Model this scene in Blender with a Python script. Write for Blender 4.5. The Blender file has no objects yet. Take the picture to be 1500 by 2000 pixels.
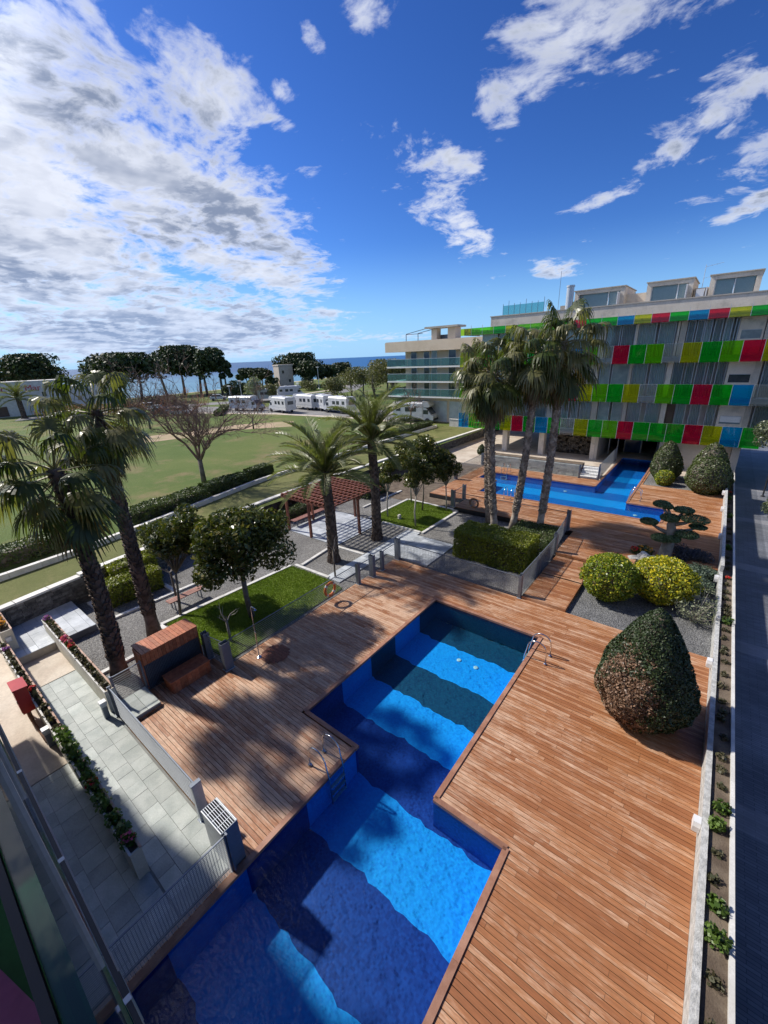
import bpy, math, random
import numpy as np
from mathutils import Vector, Matrix

scene = bpy.context.scene
COL = scene.collection
R = math.radians

# ------------------------------------------------------------------ camera
cam_d = bpy.data.cameras.new('camera')
cam = bpy.data.objects.new('camera', cam_d)
COL.objects.link(cam)
scene.camera = cam
F_PX, PITCH, ROLL, YAW = 806.36, 0.3607, -0.04251, 0.68083
cam_d.sensor_fit = 'HORIZONTAL'
cam_d.sensor_width = 36.0
cam_d.lens = F_PX / 1500.0 * 36.0
cam_d.clip_start = 0.01
cam_d.clip_end = 60000
_f = Vector((-math.sin(YAW)*math.cos(PITCH), math.cos(YAW)*math.cos(PITCH), -math.sin(PITCH)))
_r = Vector((math.cos(YAW), math.sin(YAW), 0))
_u = _r.cross(_f)
_R = _r*math.cos(ROLL) + _u*math.sin(ROLL)
_U = -_r*math.sin(ROLL) + _u*math.cos(ROLL)
cam.matrix_world = Matrix(((_R.x, _U.x, -_f.x, 0), (_R.y, _U.y, -_f.y, 0), (_R.z, _U.z, -_f.z, 10.0), (0, 0, 0, 1)))

# ------------------------------------------------------------------ sun, sky, exposure
SUN_DIR = Vector((1.0, 0.21, -1.0)).normalized()          # the way the light travels
sun_d = bpy.data.lights.new('sun', 'SUN')
sun_d.energy = 2.8
sun_d.angle = R(1.8)
sun_d.color = (1.0, 0.94, 0.85)
sun = bpy.data.objects.new('sun', sun_d)
COL.objects.link(sun)
sun.rotation_euler = SUN_DIR.to_track_quat('-Z', 'Y').to_euler()
sun.location = (-60, -10, 60)

vs = scene.view_settings
scene.display_settings.display_device = 'sRGB'
vs.view_transform = 'Standard'
vs.look = 'None'
vs.exposure = 0.98
vs.gamma = 1.0
vs.use_curve_mapping = False
cy = scene.cycles
cy.max_bounces = 10
cy.diffuse_bounces = 3
cy.glossy_bounces = 4
cy.transmission_bounces = 6
cy.transparent_max_bounces = 16
cy.caustics_reflective = False
cy.caustics_refractive = False
cy.sample_clamp_indirect = 6.0
cy.use_denoising = True

world = bpy.data.worlds.new('World')
scene.world = world
world.use_nodes = True
wt = world.node_tree
for n in list(wt.nodes):
    wt.nodes.remove(n)


class NG:
    """tiny helper for building node trees"""
    def __init__(s, tree): s.t = tree
    def n(s, typ, **kw):
        nd = s.t.nodes.new(typ)
        for k, v in kw.items(): setattr(nd, k, v)
        return nd
    def put(s, sock, v):
        if isinstance(v, bpy.types.NodeSocket): s.t.links.new(v, sock)
        elif v is not None:
            if hasattr(sock, 'default_value'):
                try: sock.default_value = v
                except Exception: sock.default_value = (*v, 1.0)
    def math(s, op, a, b=None, c=None, clamp=False):
        nd = s.n('ShaderNodeMath', operation=op, use_clamp=clamp)
        s.put(nd.inputs[0], a); s.put(nd.inputs[1], b); s.put(nd.inputs[2], c)
        return nd.outputs[0]
    def vmath(s, op, a, b=None):
        nd = s.n('ShaderNodeVectorMath', operation=op)
        s.put(nd.inputs[0], a); s.put(nd.inputs[1], b)
        return nd.outputs['Value'] if op in ('LENGTH', 'DOT_PRODUCT', 'DISTANCE') else nd.outputs[0]
    def noise(s, vec, scale, detail=4, rough=.55, dist=0, out='Fac'):
        nd = s.n('ShaderNodeTexNoise')
        s.put(nd.inputs['Vector'], vec); nd.inputs['Scale'].default_value = scale
        nd.inputs['Detail'].default_value = detail; nd.inputs['Roughness'].default_value = rough
        nd.inputs['Distortion'].default_value = dist
        return nd.outputs[out]
    def mapr(s, v, a, b, c=0.0, d=1.0, smooth=True):
        nd = s.n('ShaderNodeMapRange', interpolation_type='SMOOTHSTEP' if smooth else 'LINEAR')
        s.put(nd.inputs['Value'], v); s.put(nd.inputs[1], a); s.put(nd.inputs[2], b); s.put(nd.inputs[3], c); s.put(nd.inputs[4], d)
        return nd.outputs[0]
    def mix(s, f, a, b, mode='MIX'):
        nd = s.n('ShaderNodeMix', data_type='RGBA', blend_type=mode)
        s.put(nd.inputs[0], f); s.put(nd.inputs[6], a); s.put(nd.inputs[7], b)
        return nd.outputs[2]
    def mapping(s, vec, loc=(0, 0, 0), rot=(0, 0, 0), scale=(1, 1, 1)):
        nd = s.n('ShaderNodeMapping')
        s.put(nd.inputs[0], vec); nd.inputs[1].default_value = loc; nd.inputs[2].default_value = rot; nd.inputs[3].default_value = scale
        return nd.outputs[0]
    def comb(s, x, y, z=0.0):
        nd = s.n('ShaderNodeCombineXYZ')
        s.put(nd.inputs[0], x); s.put(nd.inputs[1], y); s.put(nd.inputs[2], z)
        return nd.outputs[0]
    def sep(s, v):
        nd = s.n('ShaderNodeSeparateXYZ'); s.put(nd.inputs[0], v)
        return nd.outputs
    def shmix(s, f, a, b):
        nd = s.n('ShaderNodeMixShader'); s.put(nd.inputs[0], f); s.put(nd.inputs[1], a); s.put(nd.inputs[2], b)
        return nd.outputs[0]


def c4(c): return (c[0], c[1], c[2], 1.0)


W = NG(wt)
sky = W.n('ShaderNodeTexSky', sky_type='NISHITA')
sky.sun_disc = False
sky.sun_elevation = R(44.4)
sky.sun_rotation = R(-101.9)
sky.altitude = 10
sky.air_density = 1.0
sky.dust_density = 0.35
sky.ozone_density = 4.0
tc = W.n('ShaderNodeTexCoord').outputs['Generated']
dx, dy, dz = W.sep(tc)
az = W.math('MULTIPLY', W.math('ARCTAN2', dx, dy), 180/math.pi)
el = W.math('MULTIPLY', W.math('ARCSINE', dz), 180/math.pi)
dzc = W.math('ADD', W.math('MAXIMUM', dz, 0.0), 0.16)
pv = W.comb(W.math('DIVIDE', dx, dzc), W.math('DIVIDE', dy, dzc), 0.0)
ae = W.comb(az, el, 0.0)
# cloud banks, the wide ones out of view added for fill light: azimuth, elevation, half sizes in degrees, tilt, weight
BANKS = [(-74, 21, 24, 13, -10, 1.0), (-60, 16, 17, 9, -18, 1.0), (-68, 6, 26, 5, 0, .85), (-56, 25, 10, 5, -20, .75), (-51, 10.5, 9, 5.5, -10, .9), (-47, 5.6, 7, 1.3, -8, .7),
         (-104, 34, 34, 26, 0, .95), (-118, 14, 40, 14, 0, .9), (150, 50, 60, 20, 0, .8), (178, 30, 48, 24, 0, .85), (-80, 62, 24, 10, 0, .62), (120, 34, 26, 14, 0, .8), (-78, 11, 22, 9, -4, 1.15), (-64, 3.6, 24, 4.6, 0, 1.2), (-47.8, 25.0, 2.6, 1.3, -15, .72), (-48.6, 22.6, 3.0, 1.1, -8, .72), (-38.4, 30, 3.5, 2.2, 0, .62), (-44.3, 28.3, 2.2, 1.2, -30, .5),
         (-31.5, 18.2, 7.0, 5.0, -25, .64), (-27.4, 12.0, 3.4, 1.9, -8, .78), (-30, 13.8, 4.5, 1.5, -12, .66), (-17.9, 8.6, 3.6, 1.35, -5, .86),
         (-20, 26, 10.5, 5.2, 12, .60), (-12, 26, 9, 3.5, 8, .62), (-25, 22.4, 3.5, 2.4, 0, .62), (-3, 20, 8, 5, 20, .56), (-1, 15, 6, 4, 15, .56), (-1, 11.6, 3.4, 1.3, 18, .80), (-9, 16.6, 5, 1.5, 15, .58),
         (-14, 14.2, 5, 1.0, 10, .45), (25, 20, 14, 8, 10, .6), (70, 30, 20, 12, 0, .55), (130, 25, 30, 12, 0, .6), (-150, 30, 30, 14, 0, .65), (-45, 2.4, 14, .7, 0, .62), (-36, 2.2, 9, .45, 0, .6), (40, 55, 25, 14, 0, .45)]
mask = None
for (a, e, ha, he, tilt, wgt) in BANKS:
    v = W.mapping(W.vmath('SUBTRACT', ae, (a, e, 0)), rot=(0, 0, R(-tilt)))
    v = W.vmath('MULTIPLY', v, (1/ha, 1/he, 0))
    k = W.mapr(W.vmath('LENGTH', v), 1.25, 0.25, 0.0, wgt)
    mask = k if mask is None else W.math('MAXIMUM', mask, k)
warp = W.vmath('ADD', pv, W.vmath('MULTIPLY', W.vmath('SUBTRACT', W.noise(pv, 1.6, 3, .5, out='Color'), (.5, .5, .5)), (.35, .35, 0)))
n1 = W.noise(warp, 4.8, 9, .60)
n2 = W.noise(warp, 17.0, 6, .62)
nn = W.math('ADD', W.math('MULTIPLY', n1, .72), W.math('MULTIPLY', n2, .28))
dens = W.math('ADD', W.math('MULTIPLY', W.math('SUBTRACT', nn, .5), 3.2), W.math('SUBTRACT', mask, .40))
dens = W.math('MULTIPLY', dens, W.mapr(el, -0.5, 1.5))
alpha = W.math('POWER', W.mapr(dens, -.04, 0.62), .85)
thick = W.math('MULTIPLY', W.mapr(dens, 0.10, 0.75), W.mapr(W.noise(W.vmath('ADD', pv, (3.1, .7, 0)), 1.15, 5, .6), .36, .58, .22, 1.0))
# the sun side of each lump stays bright, its far side and the thick middle go grey
nsun = W.noise(W.vmath('ADD', warp, (-.09, -.02, 0)), 4.8, 7, .6)
shade = W.math('MULTIPLY', thick, W.mapr(W.math('SUBTRACT', n1, nsun), -.12, .10, 0.45, 1.0))
low = W.mapr(el, 1.0, 13.0)
lit = W.mix(shade, W.mix(low, (3.2, 3.6, 4.5, 1), (3.95, 4.1, 4.5, 1)), W.mix(low, (1.25, 1.65, 2.6, 1), (1.1, 1.33, 1.85, 1)))
skyc = W.n('ShaderNodeHueSaturation')
skyc.inputs['Saturation'].default_value = 1.08
skyc.inputs['Value'].default_value = 1.0
W.put(skyc.inputs['Color'], sky.outputs[0])
gm = W.n('ShaderNodeGamma'); gm.inputs[1].default_value = 1.42
W.put(gm.inputs[0], W.mix(1.0, skyc.outputs[0], (.12, .12, .12, 1), 'MULTIPLY'))
skycol = W.mix(1.0, gm.outputs[0], (3.1, 4.0, 5.5, 1), 'MULTIPLY')
skycol = W.mix(W.mapr(el, -1.0, 13.0, .80, 0.0), skycol, (1.55, 2.95, 4.7, 1))
# clouds close to the sun glow by forward scatter, put in to raise the fill
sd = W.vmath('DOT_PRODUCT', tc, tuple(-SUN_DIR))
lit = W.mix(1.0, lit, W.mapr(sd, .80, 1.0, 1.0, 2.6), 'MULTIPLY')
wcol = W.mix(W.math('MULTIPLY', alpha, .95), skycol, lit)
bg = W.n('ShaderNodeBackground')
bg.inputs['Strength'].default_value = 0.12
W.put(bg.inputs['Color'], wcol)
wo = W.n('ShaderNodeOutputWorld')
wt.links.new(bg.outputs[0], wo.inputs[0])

# ------------------------------------------------------------------ materials
MATS = {}


def newmat(name):
    m = bpy.data.materials.new(name)
    m.use_nodes = True
    t = m.node_tree
    for n in list(t.nodes): t.nodes.remove(n)
    g = NG(t)
    out = g.n('ShaderNodeOutputMaterial')
    MATS[name] = m
    return m, g, out


def pos(g): return g.n('ShaderNodeNewGeometry').outputs['Position']


def bumpn(g, h, strength, dist=.02):
    b = g.n('ShaderNodeBump')
    b.inputs['Strength'].default_value = strength; b.inputs['Distance'].default_value = dist
    g.put(b.inputs['Height'], h)
    return b.outputs[0]


def M(name, col, col2=None, rough=.6, scale=2.0, detail=5, var=.12, rnd=0.0, bump=0.0, bscale=60, metallic=0.0, spec=.5, stretch=(1, 1, 1), dirt=None, dscale=.6, lo=.35, hi=.65):
    m, g, out = newmat(name)
    P = g.mapping(pos(g), scale=stretch)
    n = g.noise(P, scale, detail)
    c = g.mix(g.mapr(n, lo, hi), c4(col), c4(col2 or [x*(1-2*var) for x in col]))
    fine = g.mapr(g.noise(P, scale*14, 3), .2, .8, 1-var, 1+var, False)
    if rnd:
        oi = g.n('ShaderNodeObjectInfo').outputs['Random']
        ri = g.n('ShaderNodeNewGeometry').outputs['Random Per Island']
        rr = g.math('FRACT', g.math('ADD', g.math('MULTIPLY', oi, 7.31), g.math('MULTIPLY', ri, 3.17)))
        fine = g.math('MULTIPLY', fine, g.mapr(rr, 0, 1, 1-rnd, 1+rnd, False))
    c = g.mix(1.0, c, fine, 'MULTIPLY')
    if dirt:
        c = g.mix(g.math('MULTIPLY', g.mapr(g.noise(pos(g), dscale, 6, .65), .48, .72), .75), c, c4(dirt))
    p = g.n('ShaderNodeBsdfPrincipled')
    g.put(p.inputs['Base Color'], c)
    p.inputs['Roughness'].default_value = rough
    p.inputs['Metallic'].default_value = metallic
    p.inputs['Specular IOR Level'].default_value = spec
    if bump:
        g.put(p.inputs['Normal'], bumpn(g, g.noise(P, bscale, 4), bump))
    m.node_tree.links.new(p.outputs[0], out.inputs[0])
    return m


def LEAF(name, a, b, rough=.42, trans=.25, spec=.5, yellow=None, yfrac=.0, pscale=.8):
    m, g, out = newmat(name)
    ri = g.n('ShaderNodeNewGeometry').outputs['Random Per Island']
    n = g.noise(pos(g), pscale, 3)
    f = g.math('ADD', g.math('MULTIPLY', ri, .6), g.math('MULTIPLY', g.mapr(n, .3, .7), .4))
    c = g.mix(f, c4(a), c4(b))
    if yellow:
        r2 = g.math('FRACT', g.math('MULTIPLY', ri, 17.3))
        c = g.mix(g.math('LESS_THAN', r2, yfrac), c, c4(yellow))
    p = g.n('ShaderNodeBsdfPrincipled')
    g.put(p.inputs['Base Color'], c)
    p.inputs['Roughness'].default_value = rough
    p.inputs['Specular IOR Level'].default_value = spec
    tr = g.n('ShaderNodeBsdfTranslucent')
    g.put(tr.inputs[0], g.mix(1.0, c, (1.2, 1.35, .5, 1), 'MULTIPLY'))
    m.node_tree.links.new(g.shmix(trans, p.outputs[0], tr.outputs[0]), out.inputs[0])
    return m


def GLASS(name, col, diff=.15, rough=.03, ior=1.45, dcol=None):
    m, g, out = newmat(name)
    t = g.n('ShaderNodeBsdfTransparent'); t.inputs[0].default_value = c4(col)
    d = g.n('ShaderNodeBsdfDiffuse'); d.inputs[0].default_value = c4(dcol or col)
    s = g.n('ShaderNodeBsdfGlossy'); s.inputs['Roughness'].default_value = rough
    fr = g.n('ShaderNodeFresnel'); fr.inputs[0].default_value = ior
    a = g.shmix(diff, t.outputs[0], d.outputs[0])
    m.node_tree.links.new(g.shmix(fr.outputs[0], a, s.outputs[0]), out.inputs[0])
    return m


def wood_mat():
    m, g, out = newmat('deck_timber')
    P = pos(g)
    oi = g.n('ShaderNodeObjectInfo').outputs['Random']
    ri = g.n('ShaderNodeNewGeometry').outputs['Random Per Island']
    rr = g.math('FRACT', g.math('ADD', g.math('MULTIPLY', oi, 7.31), g.math('MULTIPLY', ri, 3.17)))
    off = g.vmath('ADD', P, g.comb(g.math('MULTIPLY', rr, 31.0), g.math('MULTIPLY', rr, 3.0), 0.0))
    grain = g.noise(g.mapping(off, scale=(1.6, 26, 26)), 1.6, 6, .65)
    fleck = g.noise(g.mapping(off, scale=(3.0, 16, 16)), 1.1, 5, .7)
    px_, py_, pz_ = g.sep(P)
    big = g.noise(P, .42, 5, .6)
    mid = g.noise(g.mapping(P, scale=(.7, 1.5, 1)), 1.4, 6, .68)
    # the boards by the left garden fence and round the pool are the most bleached
    bl = g.mapr(g.vmath('LENGTH', g.vmath('MULTIPLY', g.vmath('SUBTRACT', P, (-8.6, 8.0, 0)), (.16, .13, 0))), 1.25, .15, 0, 1)
    near = g.mapr(px_, -3.5, 1.5, .0, -.07, False)
    w = g.math('ADD', g.math('ADD', g.math('MULTIPLY', big, .75), g.math('MULTIPLY', mid, .85)), g.math('ADD', g.math('MULTIPLY', bl, .25), near))
    w = g.math('ADD', w, g.math('MULTIPLY', g.math('SUBTRACT', fleck, .5), 1.1))
    w = g.mapr(g.math('ADD', w, g.math('MULTIPLY', g.math('SUBTRACT', rr, .5), .30)), .66, 1.28)
    red = g.mix(rr, (.29, .111, .043, 1), (.42, .188, .080, 1))
    c = g.mix(w, red, (.605, .405, .275, 1))
    c = g.mix(g.mapr(big, .56, .72, 0, .55), c, g.mix(1.0, c, (.55, .42, .36, 1), 'MULTIPLY'))
    gr = g.mapr(grain, .25, .75, .62, 1.28, False)
    c = g.mix(1.0, c, gr, 'MULTIPLY')
    p = g.n('ShaderNodeBsdfPrincipled')
    g.put(p.inputs['Base Color'], c)
    g.put(p.inputs['Roughness'], g.mapr(w, 0, 1, .42, .62, False))
    g.put(p.inputs['Normal'], bumpn(g, grain, .35, .01))
    m.node_tree.links.new(p.outputs[0], out.inputs[0])
    return m


def tile_mat(name, c1, c2, size=.05):
    m, g, out = newmat(name)
    P = pos(g)
    v = g.n('ShaderNodeTexVoronoi', feature='F1', distance='CHEBYCHEV')
    v.inputs['Randomness'].default_value = 0.0
    v.inputs['Scale'].default_value = 1/size
    g.put(v.inputs['Vector'], P)
    c = g.mix(g.sep(v.outputs['Color'])[0], c4(c1), c4(c2))
    c = g.mix(g.mapr(g.noise(P, 1.3, 4), .3, .7, 0, .45), c, c4(c2))
    p = g.n('ShaderNodeBsdfPrincipled')
    g.put(p.inputs['Base Color'], c)
    p.inputs['Roughness'].default_value = .5
    m.node_tree.links.new(p.outputs[0], out.inputs[0])
    return m


def water_mat(name, tint, sc=(3.0, 9.0), amp=.05, ior=1.33):
    m, g, out = newmat(name)
    P = g.mapping(pos(g), rot=(0, 0, R(25)), scale=(1.0, 1.6, 1))
    h = g.math('ADD', g.math('MULTIPLY', g.noise(P, sc[0], 4, .55, .4), 1.0), g.math('MULTIPLY', g.noise(P, sc[1], 3, .5, .6), .38))
    nrm = bumpn(g, h, 1.0, amp)
    t = g.n('ShaderNodeBsdfTransparent'); t.inputs[0].default_value = c4(tint)
    s = g.n('ShaderNodeBsdfGlossy'); s.inputs['Roughness'].default_value = .02
    g.put(s.inputs['Normal'], nrm)
    fr = g.n('ShaderNodeFresnel'); fr.inputs[0].default_value = ior
    g.put(fr.inputs['Normal'], nrm)
    m.node_tree.links.new(g.shmix(fr.outputs[0], t.outputs[0], s.outputs[0]), out.inputs[0])
    return m


def sea_mat():
    m, g, out = newmat('sea_water')
    P = pos(g)
    d = g.vmath('LENGTH', P)
    c = g.mix(g.mapr(d, 190, 700), (.10, .27, .36, 1), (.012, .085, .22, 1))
    c = g.mix(g.mapr(g.noise(g.mapping(P, scale=(1, .25, 1)), .02, 5), .35, .65), c, g.mix(1.0, c, (.75, .8, .85, 1), 'MULTIPLY'))
    surf = g.mapr(g.noise(g.mapping(P, rot=(0, 0, .12), scale=(.10, .012, 1)), 1.0, 4), .62, .68)
    c = g.mix(g.math('MULTIPLY', surf, g.mapr(d, 260, 190)), c, (.75, .8, .82, 1))
    p = g.n('ShaderNodeBsdfPrincipled')
    g.put(p.inputs['Base Color'], c)
    p.inputs['Roughness'].default_value = .35
    p.inputs['Specular IOR Level'].default_value = .25
    g.put(p.inputs['Normal'], bumpn(g, g.noise(P, .6, 5), .6, .3))
    m.node_tree.links.new(p.outputs[0], out.inputs[0])
    return m


def grass_mat(name, a, b, dry, thr=(.5, .68), scale=.35):
    m, g, out = newmat(name)
    P = pos(g)
    n = g.noise(P, scale, 6, .65)
    f = g.noise(P, 22, 5, .7)
    c = g.mix(g.mapr(n, .3, .7), c4(a), c4(b))
    c = g.mix(g.mapr(g.noise(P, scale*2.3, 7, .7), thr[0], thr[1]), c, c4(dry))
    c = g.mix(1.0, c, g.mapr(f, .2, .8, .65, 1.35, False), 'MULTIPLY')
    p = g.n('ShaderNodeBsdfPrincipled')
    g.put(p.inputs['Base Color'], c)
    p.inputs['Roughness'].default_value = .85
    p.inputs['Specular IOR Level'].default_value = .2
    g.put(p.inputs['Normal'], bumpn(g, f, .8, .05))
    m.node_tree.links.new(p.outputs[0], out.inputs[0])
    return m


def gravel_mat(name, a, b, scale=26, big=(.3, .7)):
    m, g, out = newmat(name)
    P = pos(g)
    v = g.n('ShaderNodeTexVoronoi'); v.inputs['Scale'].default_value = scale
    g.put(v.inputs['Vector'], P)
    c = g.mix(g.sep(v.outputs['Color'])[0], c4(a), c4(b))
    c = g.mix(1.0, c, g.mapr(g.noise(P, .7, 5), .3, .7, .8, 1.15), 'MULTIPLY')
    c = g.mix(1.0, c, g.mapr(v.outputs['Distance'], .0, .7, 1.2, .45, False), 'MULTIPLY')
    p = g.n('ShaderNodeBsdfPrincipled')
    g.put(p.inputs['Base Color'], c)
    p.inputs['Roughness'].default_value = .85
    g.put(p.inputs['Normal'], bumpn(g, g.math('MULTIPLY', v.outputs['Distance'], -1), .9, .03))
    m.node_tree.links.new(p.outputs[0], out.inputs[0])
    return m


def shrub_mat():
    """box leaves with one scorched brown patch on the seaward side"""
    m, g, out = newmat('scorched_box_leaf')
    P = pos(g)
    ri = g.n('ShaderNodeNewGeometry').outputs['Random Per Island']
    c = g.mix(ri, (.018, .035, .012, 1), (.055, .085, .028, 1))
    d = g.vmath('LENGTH', g.vmath('MULTIPLY', g.vmath('SUBTRACT', P, (-.6, 10.4, 1.10)), (1.1, .85, .66)))
    dead = g.mapr(g.math('ADD', d, g.math('MULTIPLY', g.math('SUBTRACT', g.noise(P, 2.6, 4), .5), 1.5)), 1.12, .5)
    brown = g.mix(g.math('FRACT', g.math('MULTIPLY', ri, 13.7)), (.10, .055, .03, 1), (.36, .22, .14, 1))
    c = g.mix(g.math('GREATER_THAN', dead, g.math('FRACT', g.math('MULTIPLY', ri, 29.3))), c, brown)
    p = g.n('ShaderNodeBsdfPrincipled')
    g.put(p.inputs['Base Color'], c)
    p.inputs['Roughness'].default_value = .5
    tr = g.n('ShaderNodeBsdfTranslucent'); g.put(tr.inputs[0], c)
    m.node_tree.links.new(g.shmix(.15, p.outputs[0], tr.outputs[0]), out.inputs[0])
    return m


def paver_mat():
    m, g, out = newmat('street_paver')
    P = pos(g)
    b = g.n('ShaderNodeTexBrick')
    b.offset = .5
    g.put(b.inputs['Vector'], P)
    b.inputs['Color1'].default_value = (.105, .112, .13, 1); b.inputs['Color2'].default_value = (.15, .158, .18, 1); b.inputs['Mortar'].default_value = (.05, .053, .06, 1)
    b.inputs['Scale'].default_value = 1.0; b.inputs['Mortar Size'].default_value = .006
    b.inputs['Brick Width'].default_value = .42; b.inputs['Row Height'].default_value = .075
    x, y, z = g.sep(P)
    k = g.math('ABSOLUTE', g.math('SUBTRACT', g.math('FRACT', g.math('MULTIPLY', g.math('ADD', y, 1.2), 1/7.6)), .5))
    band = g.math('LESS_THAN', k, .05)
    c = g.mix(g.math('MULTIPLY', band, .5), b.outputs['Color'], (.23, .23, .24, 1))
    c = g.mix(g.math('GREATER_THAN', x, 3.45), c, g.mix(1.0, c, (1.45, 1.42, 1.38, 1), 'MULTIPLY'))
    c = g.mix(1.0, c, g.mapr(g.noise(P, .8, 5), .3, .7, .75, 1.25), 'MULTIPLY')
    p = g.n('ShaderNodeBsdfPrincipled')
    g.put(p.inputs['Base Color'], c)
    p.inputs['Roughness'].default_value = .5
    g.put(p.inputs['Normal'], bumpn(g, b.outputs['Fac'], -.4, .01))
    m.node_tree.links.new(p.outputs[0], out.inputs[0])
    return m


wood_mat()
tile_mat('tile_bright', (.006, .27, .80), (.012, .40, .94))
tile_mat('band_teal', (.003, .035, .09), (.006, .075, .14))  # for the dark bands at the pool's far end, greener than the navy
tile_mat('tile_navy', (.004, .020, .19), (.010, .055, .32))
water_mat('pool_water', (.66, .92, .98), (4.0, 13.0), amp=.011)
sea_mat()
grass_mat('lawn_grass', (.10, .16, .016), (.15, .205, .026), (.20, .19, .06), (.60, .8))
grass_mat('strip_grass', (.12, .135, .04), (.165, .17, .06), (.22, .19, .085), (.5, .72))
grass_mat('park_grass', (.075, .122, .022), (.125, .155, .038), (.20, .165, .075), (.47, .70), .11)
gravel_mat('grey_gravel', (.16, .155, .15), (.38, .37, .35))
gravel_mat('dark_gravel', (.12, .125, .13), (.30, .30, .30))
shrub_mat()
paver_mat()
M('soil', (.09, .065, .045), (.16, .125, .09), rough=.95, bump=.8, bscale=30)
M('sand', (.42, .34, .23), (.52, .44, .32), rough=.95, bump=.3, bscale=12)
M('dirt_path', (.40, .29, .19), (.30, .25, .13), rough=.95, scale=.5)
M('asphalt', (.17, .165, .16), (.22, .215, .21), rough=.85, scale=.3)
M('beige_paving', (.46, .38, .30), (.56, .49, .40), rough=.75, scale=.9, bump=.2, bscale=30, dirt=(.36, .31, .24))
M('slab', (.30, .335, .315), (.40, .43, .405), rough=.6, scale=2.2, rnd=.17, bump=.25, bscale=18)
M('slab_blue', (.34, .37, .40), (.46, .49, .52), rough=.6, scale=2.0, rnd=.18, bump=.2, bscale=18)
M('slab_joint', (.24, .25, .24), rough=.9)
M('kerb_white', (.52, .51, .48), (.64, .63, .60), rough=.8, scale=3, rnd=.08)
M('render_cream', (.52, .49, .40), (.60, .57, .48), rough=.85, scale=1.5, dirt=(.38, .36, .28))
M('render_white', (.54, .53, .50), (.64, .63, .60), rough=.85, scale=2, dirt=(.50, .48, .42))
M('wall_rough_white', (.36, .36, .345), (.54, .54, .52), rough=.9, scale=9, detail=7, bump=.9, bscale=45)
M('terracotta_edge', (.42, .26, .19), (.52, .35, .27), rough=.8)
M('schist', (.085, .08, .075), (.17, .16, .15), rough=.85, scale=5, rnd=.40, bump=.7, bscale=25)
M('coping', (.62, .60, .55), (.72, .70, .65), rough=.8, rnd=.06)
M('concrete', (.44, .395, .33), (.52, .47, .40), rough=.8, scale=1.2, bump=.15, dirt=(.26, .245, .215))
M('concrete_pale', (.62, .545, .45), (.69, .615, .515), rough=.8, scale=1.0, dirt=(.40, .37, .31), dscale=1.5)
M('beige_render', (.66, .53, .39), (.72, .59, .45), rough=.85, scale=.8)
M('balcony_white', (.72, .72, .70), (.78, .78, .76), rough=.7)
M('stone_brown', (.10, .08, .06), (.22, .18, .13), rough=.9, scale=6, detail=3, rnd=.4, bump=.8, bscale=20)
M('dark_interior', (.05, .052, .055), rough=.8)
M('steel_blue', (.15, .175, .215), (.19, .215, .255), rough=.4, metallic=.35)
M('steel_pale', (.46, .49, .52), (.54, .57, .60), rough=.4, metallic=.4)
M('chrome', (.75, .75, .75), rough=.16, metallic=1.0, var=.02)
M('wire', (.27, .29, .31), rough=.4, metallic=.5, var=.03)
M('white_paint', (.74, .74, .74), rough=.4, var=.03)
M('rv_white', (.62, .63, .64), (.52, .53, .54), rough=.35, var=.03)
M('red_paint', (.50, .025, .025), (.42, .02, .02), rough=.35, var=.05)
M('yellow_flower', (.75, .45, .03), (.7, .25, .02), rough=.6)
M('tower_render', (.46, .40, .35), (.54, .48, .42), rough=.9)
M('rust', (.22, .12, .075), (.30, .17, .10), rough=.8)
M('black_plastic', (.03, .03, .033), rough=.5)
M('dark_glass', (.03, .04, .05), (.05, .06, .07), rough=.06, spec=.8)
M('teal_glass_dark', (.22, .28, .285), (.30, .36, .36), rough=.08, spec=.8)
M('blue_door_glass', (.03, .07, .16), (.05, .10, .22), rough=.1)
M('curtain', (.78, .82, .80), (.84, .86, .85), rough=.9)
M('curtain_dark', (.50, .52, .52), (.60, .62, .61), rough=.9)
M('pergola_timber', (.17, .055, .03), (.24, .085, .05), rough=.55, scale=2, stretch=(6, 6, 1), rnd=.2, bump=.2)
M('box_timber', (.33, .095, .04), (.42, .15, .07), rough=.45, scale=1.6, stretch=(6, 6, 6), rnd=.22, bump=.2)
M('coping_timber', (.27, .125, .075), (.36, .19, .125), rough=.5, scale=1.6, stretch=(2, 2, 6), rnd=.18, bump=.2)
M('bench_timber', (.24, .10, .07), (.33, .16, .12), rough=.6, rnd=.15)
M('orange_plastic', (.62, .17, .05), (.55, .14, .04), rough=.5)
M('palm_bark', (.19, .15, .12), (.42, .36, .30), rough=.9, scale=4, rnd=.35, bump=.8, bscale=22)
M('palm_bark_dark', (.075, .052, .04), (.15, .11, .085), rough=.9, scale=4, rnd=.4, bump=.8, bscale=22)
M('bark', (.11, .09, .07), (.20, .17, .14), rough=.9, scale=4, bump=.7, bscale=25)
M('bark_grey', (.19, .17, .15), (.28, .255, .23), rough=.9, scale=4, bump=.7, bscale=25)
M('twig', (.15, .10, .08), (.23, .155, .12), rough=.9)
M('bark_pale', (.30, .27, .22), (.38, .35, .30), rough=.9)
M('petiole', (.22, .20, .07), (.32, .28, .12), rough=.4)
M('rock', (.30, .29, .27), (.52, .51, .49), rough=.9, scale=3, bump=.9, bscale=14)
M('umber_flower', (.35, .12, .05), rough=.7)
M('patch_pink', (.62, .20, .40), (.55, .16, .34), rough=.8)
M('patch_green', (.03, .22, .05), (.04, .28, .07), rough=.6)
M('sign_red', (.55, .09, .10), rough=.6, var=.04)
M('sign_tan', (.36, .30, .20), rough=.6, var=.04)
M('interior_door', (.10, .06, .04), rough=.6)
LEAF('washingtonia_leaf', (.038, .062, .014), (.105, .125, .034), rough=.36, trans=.36, spec=.35)
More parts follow.
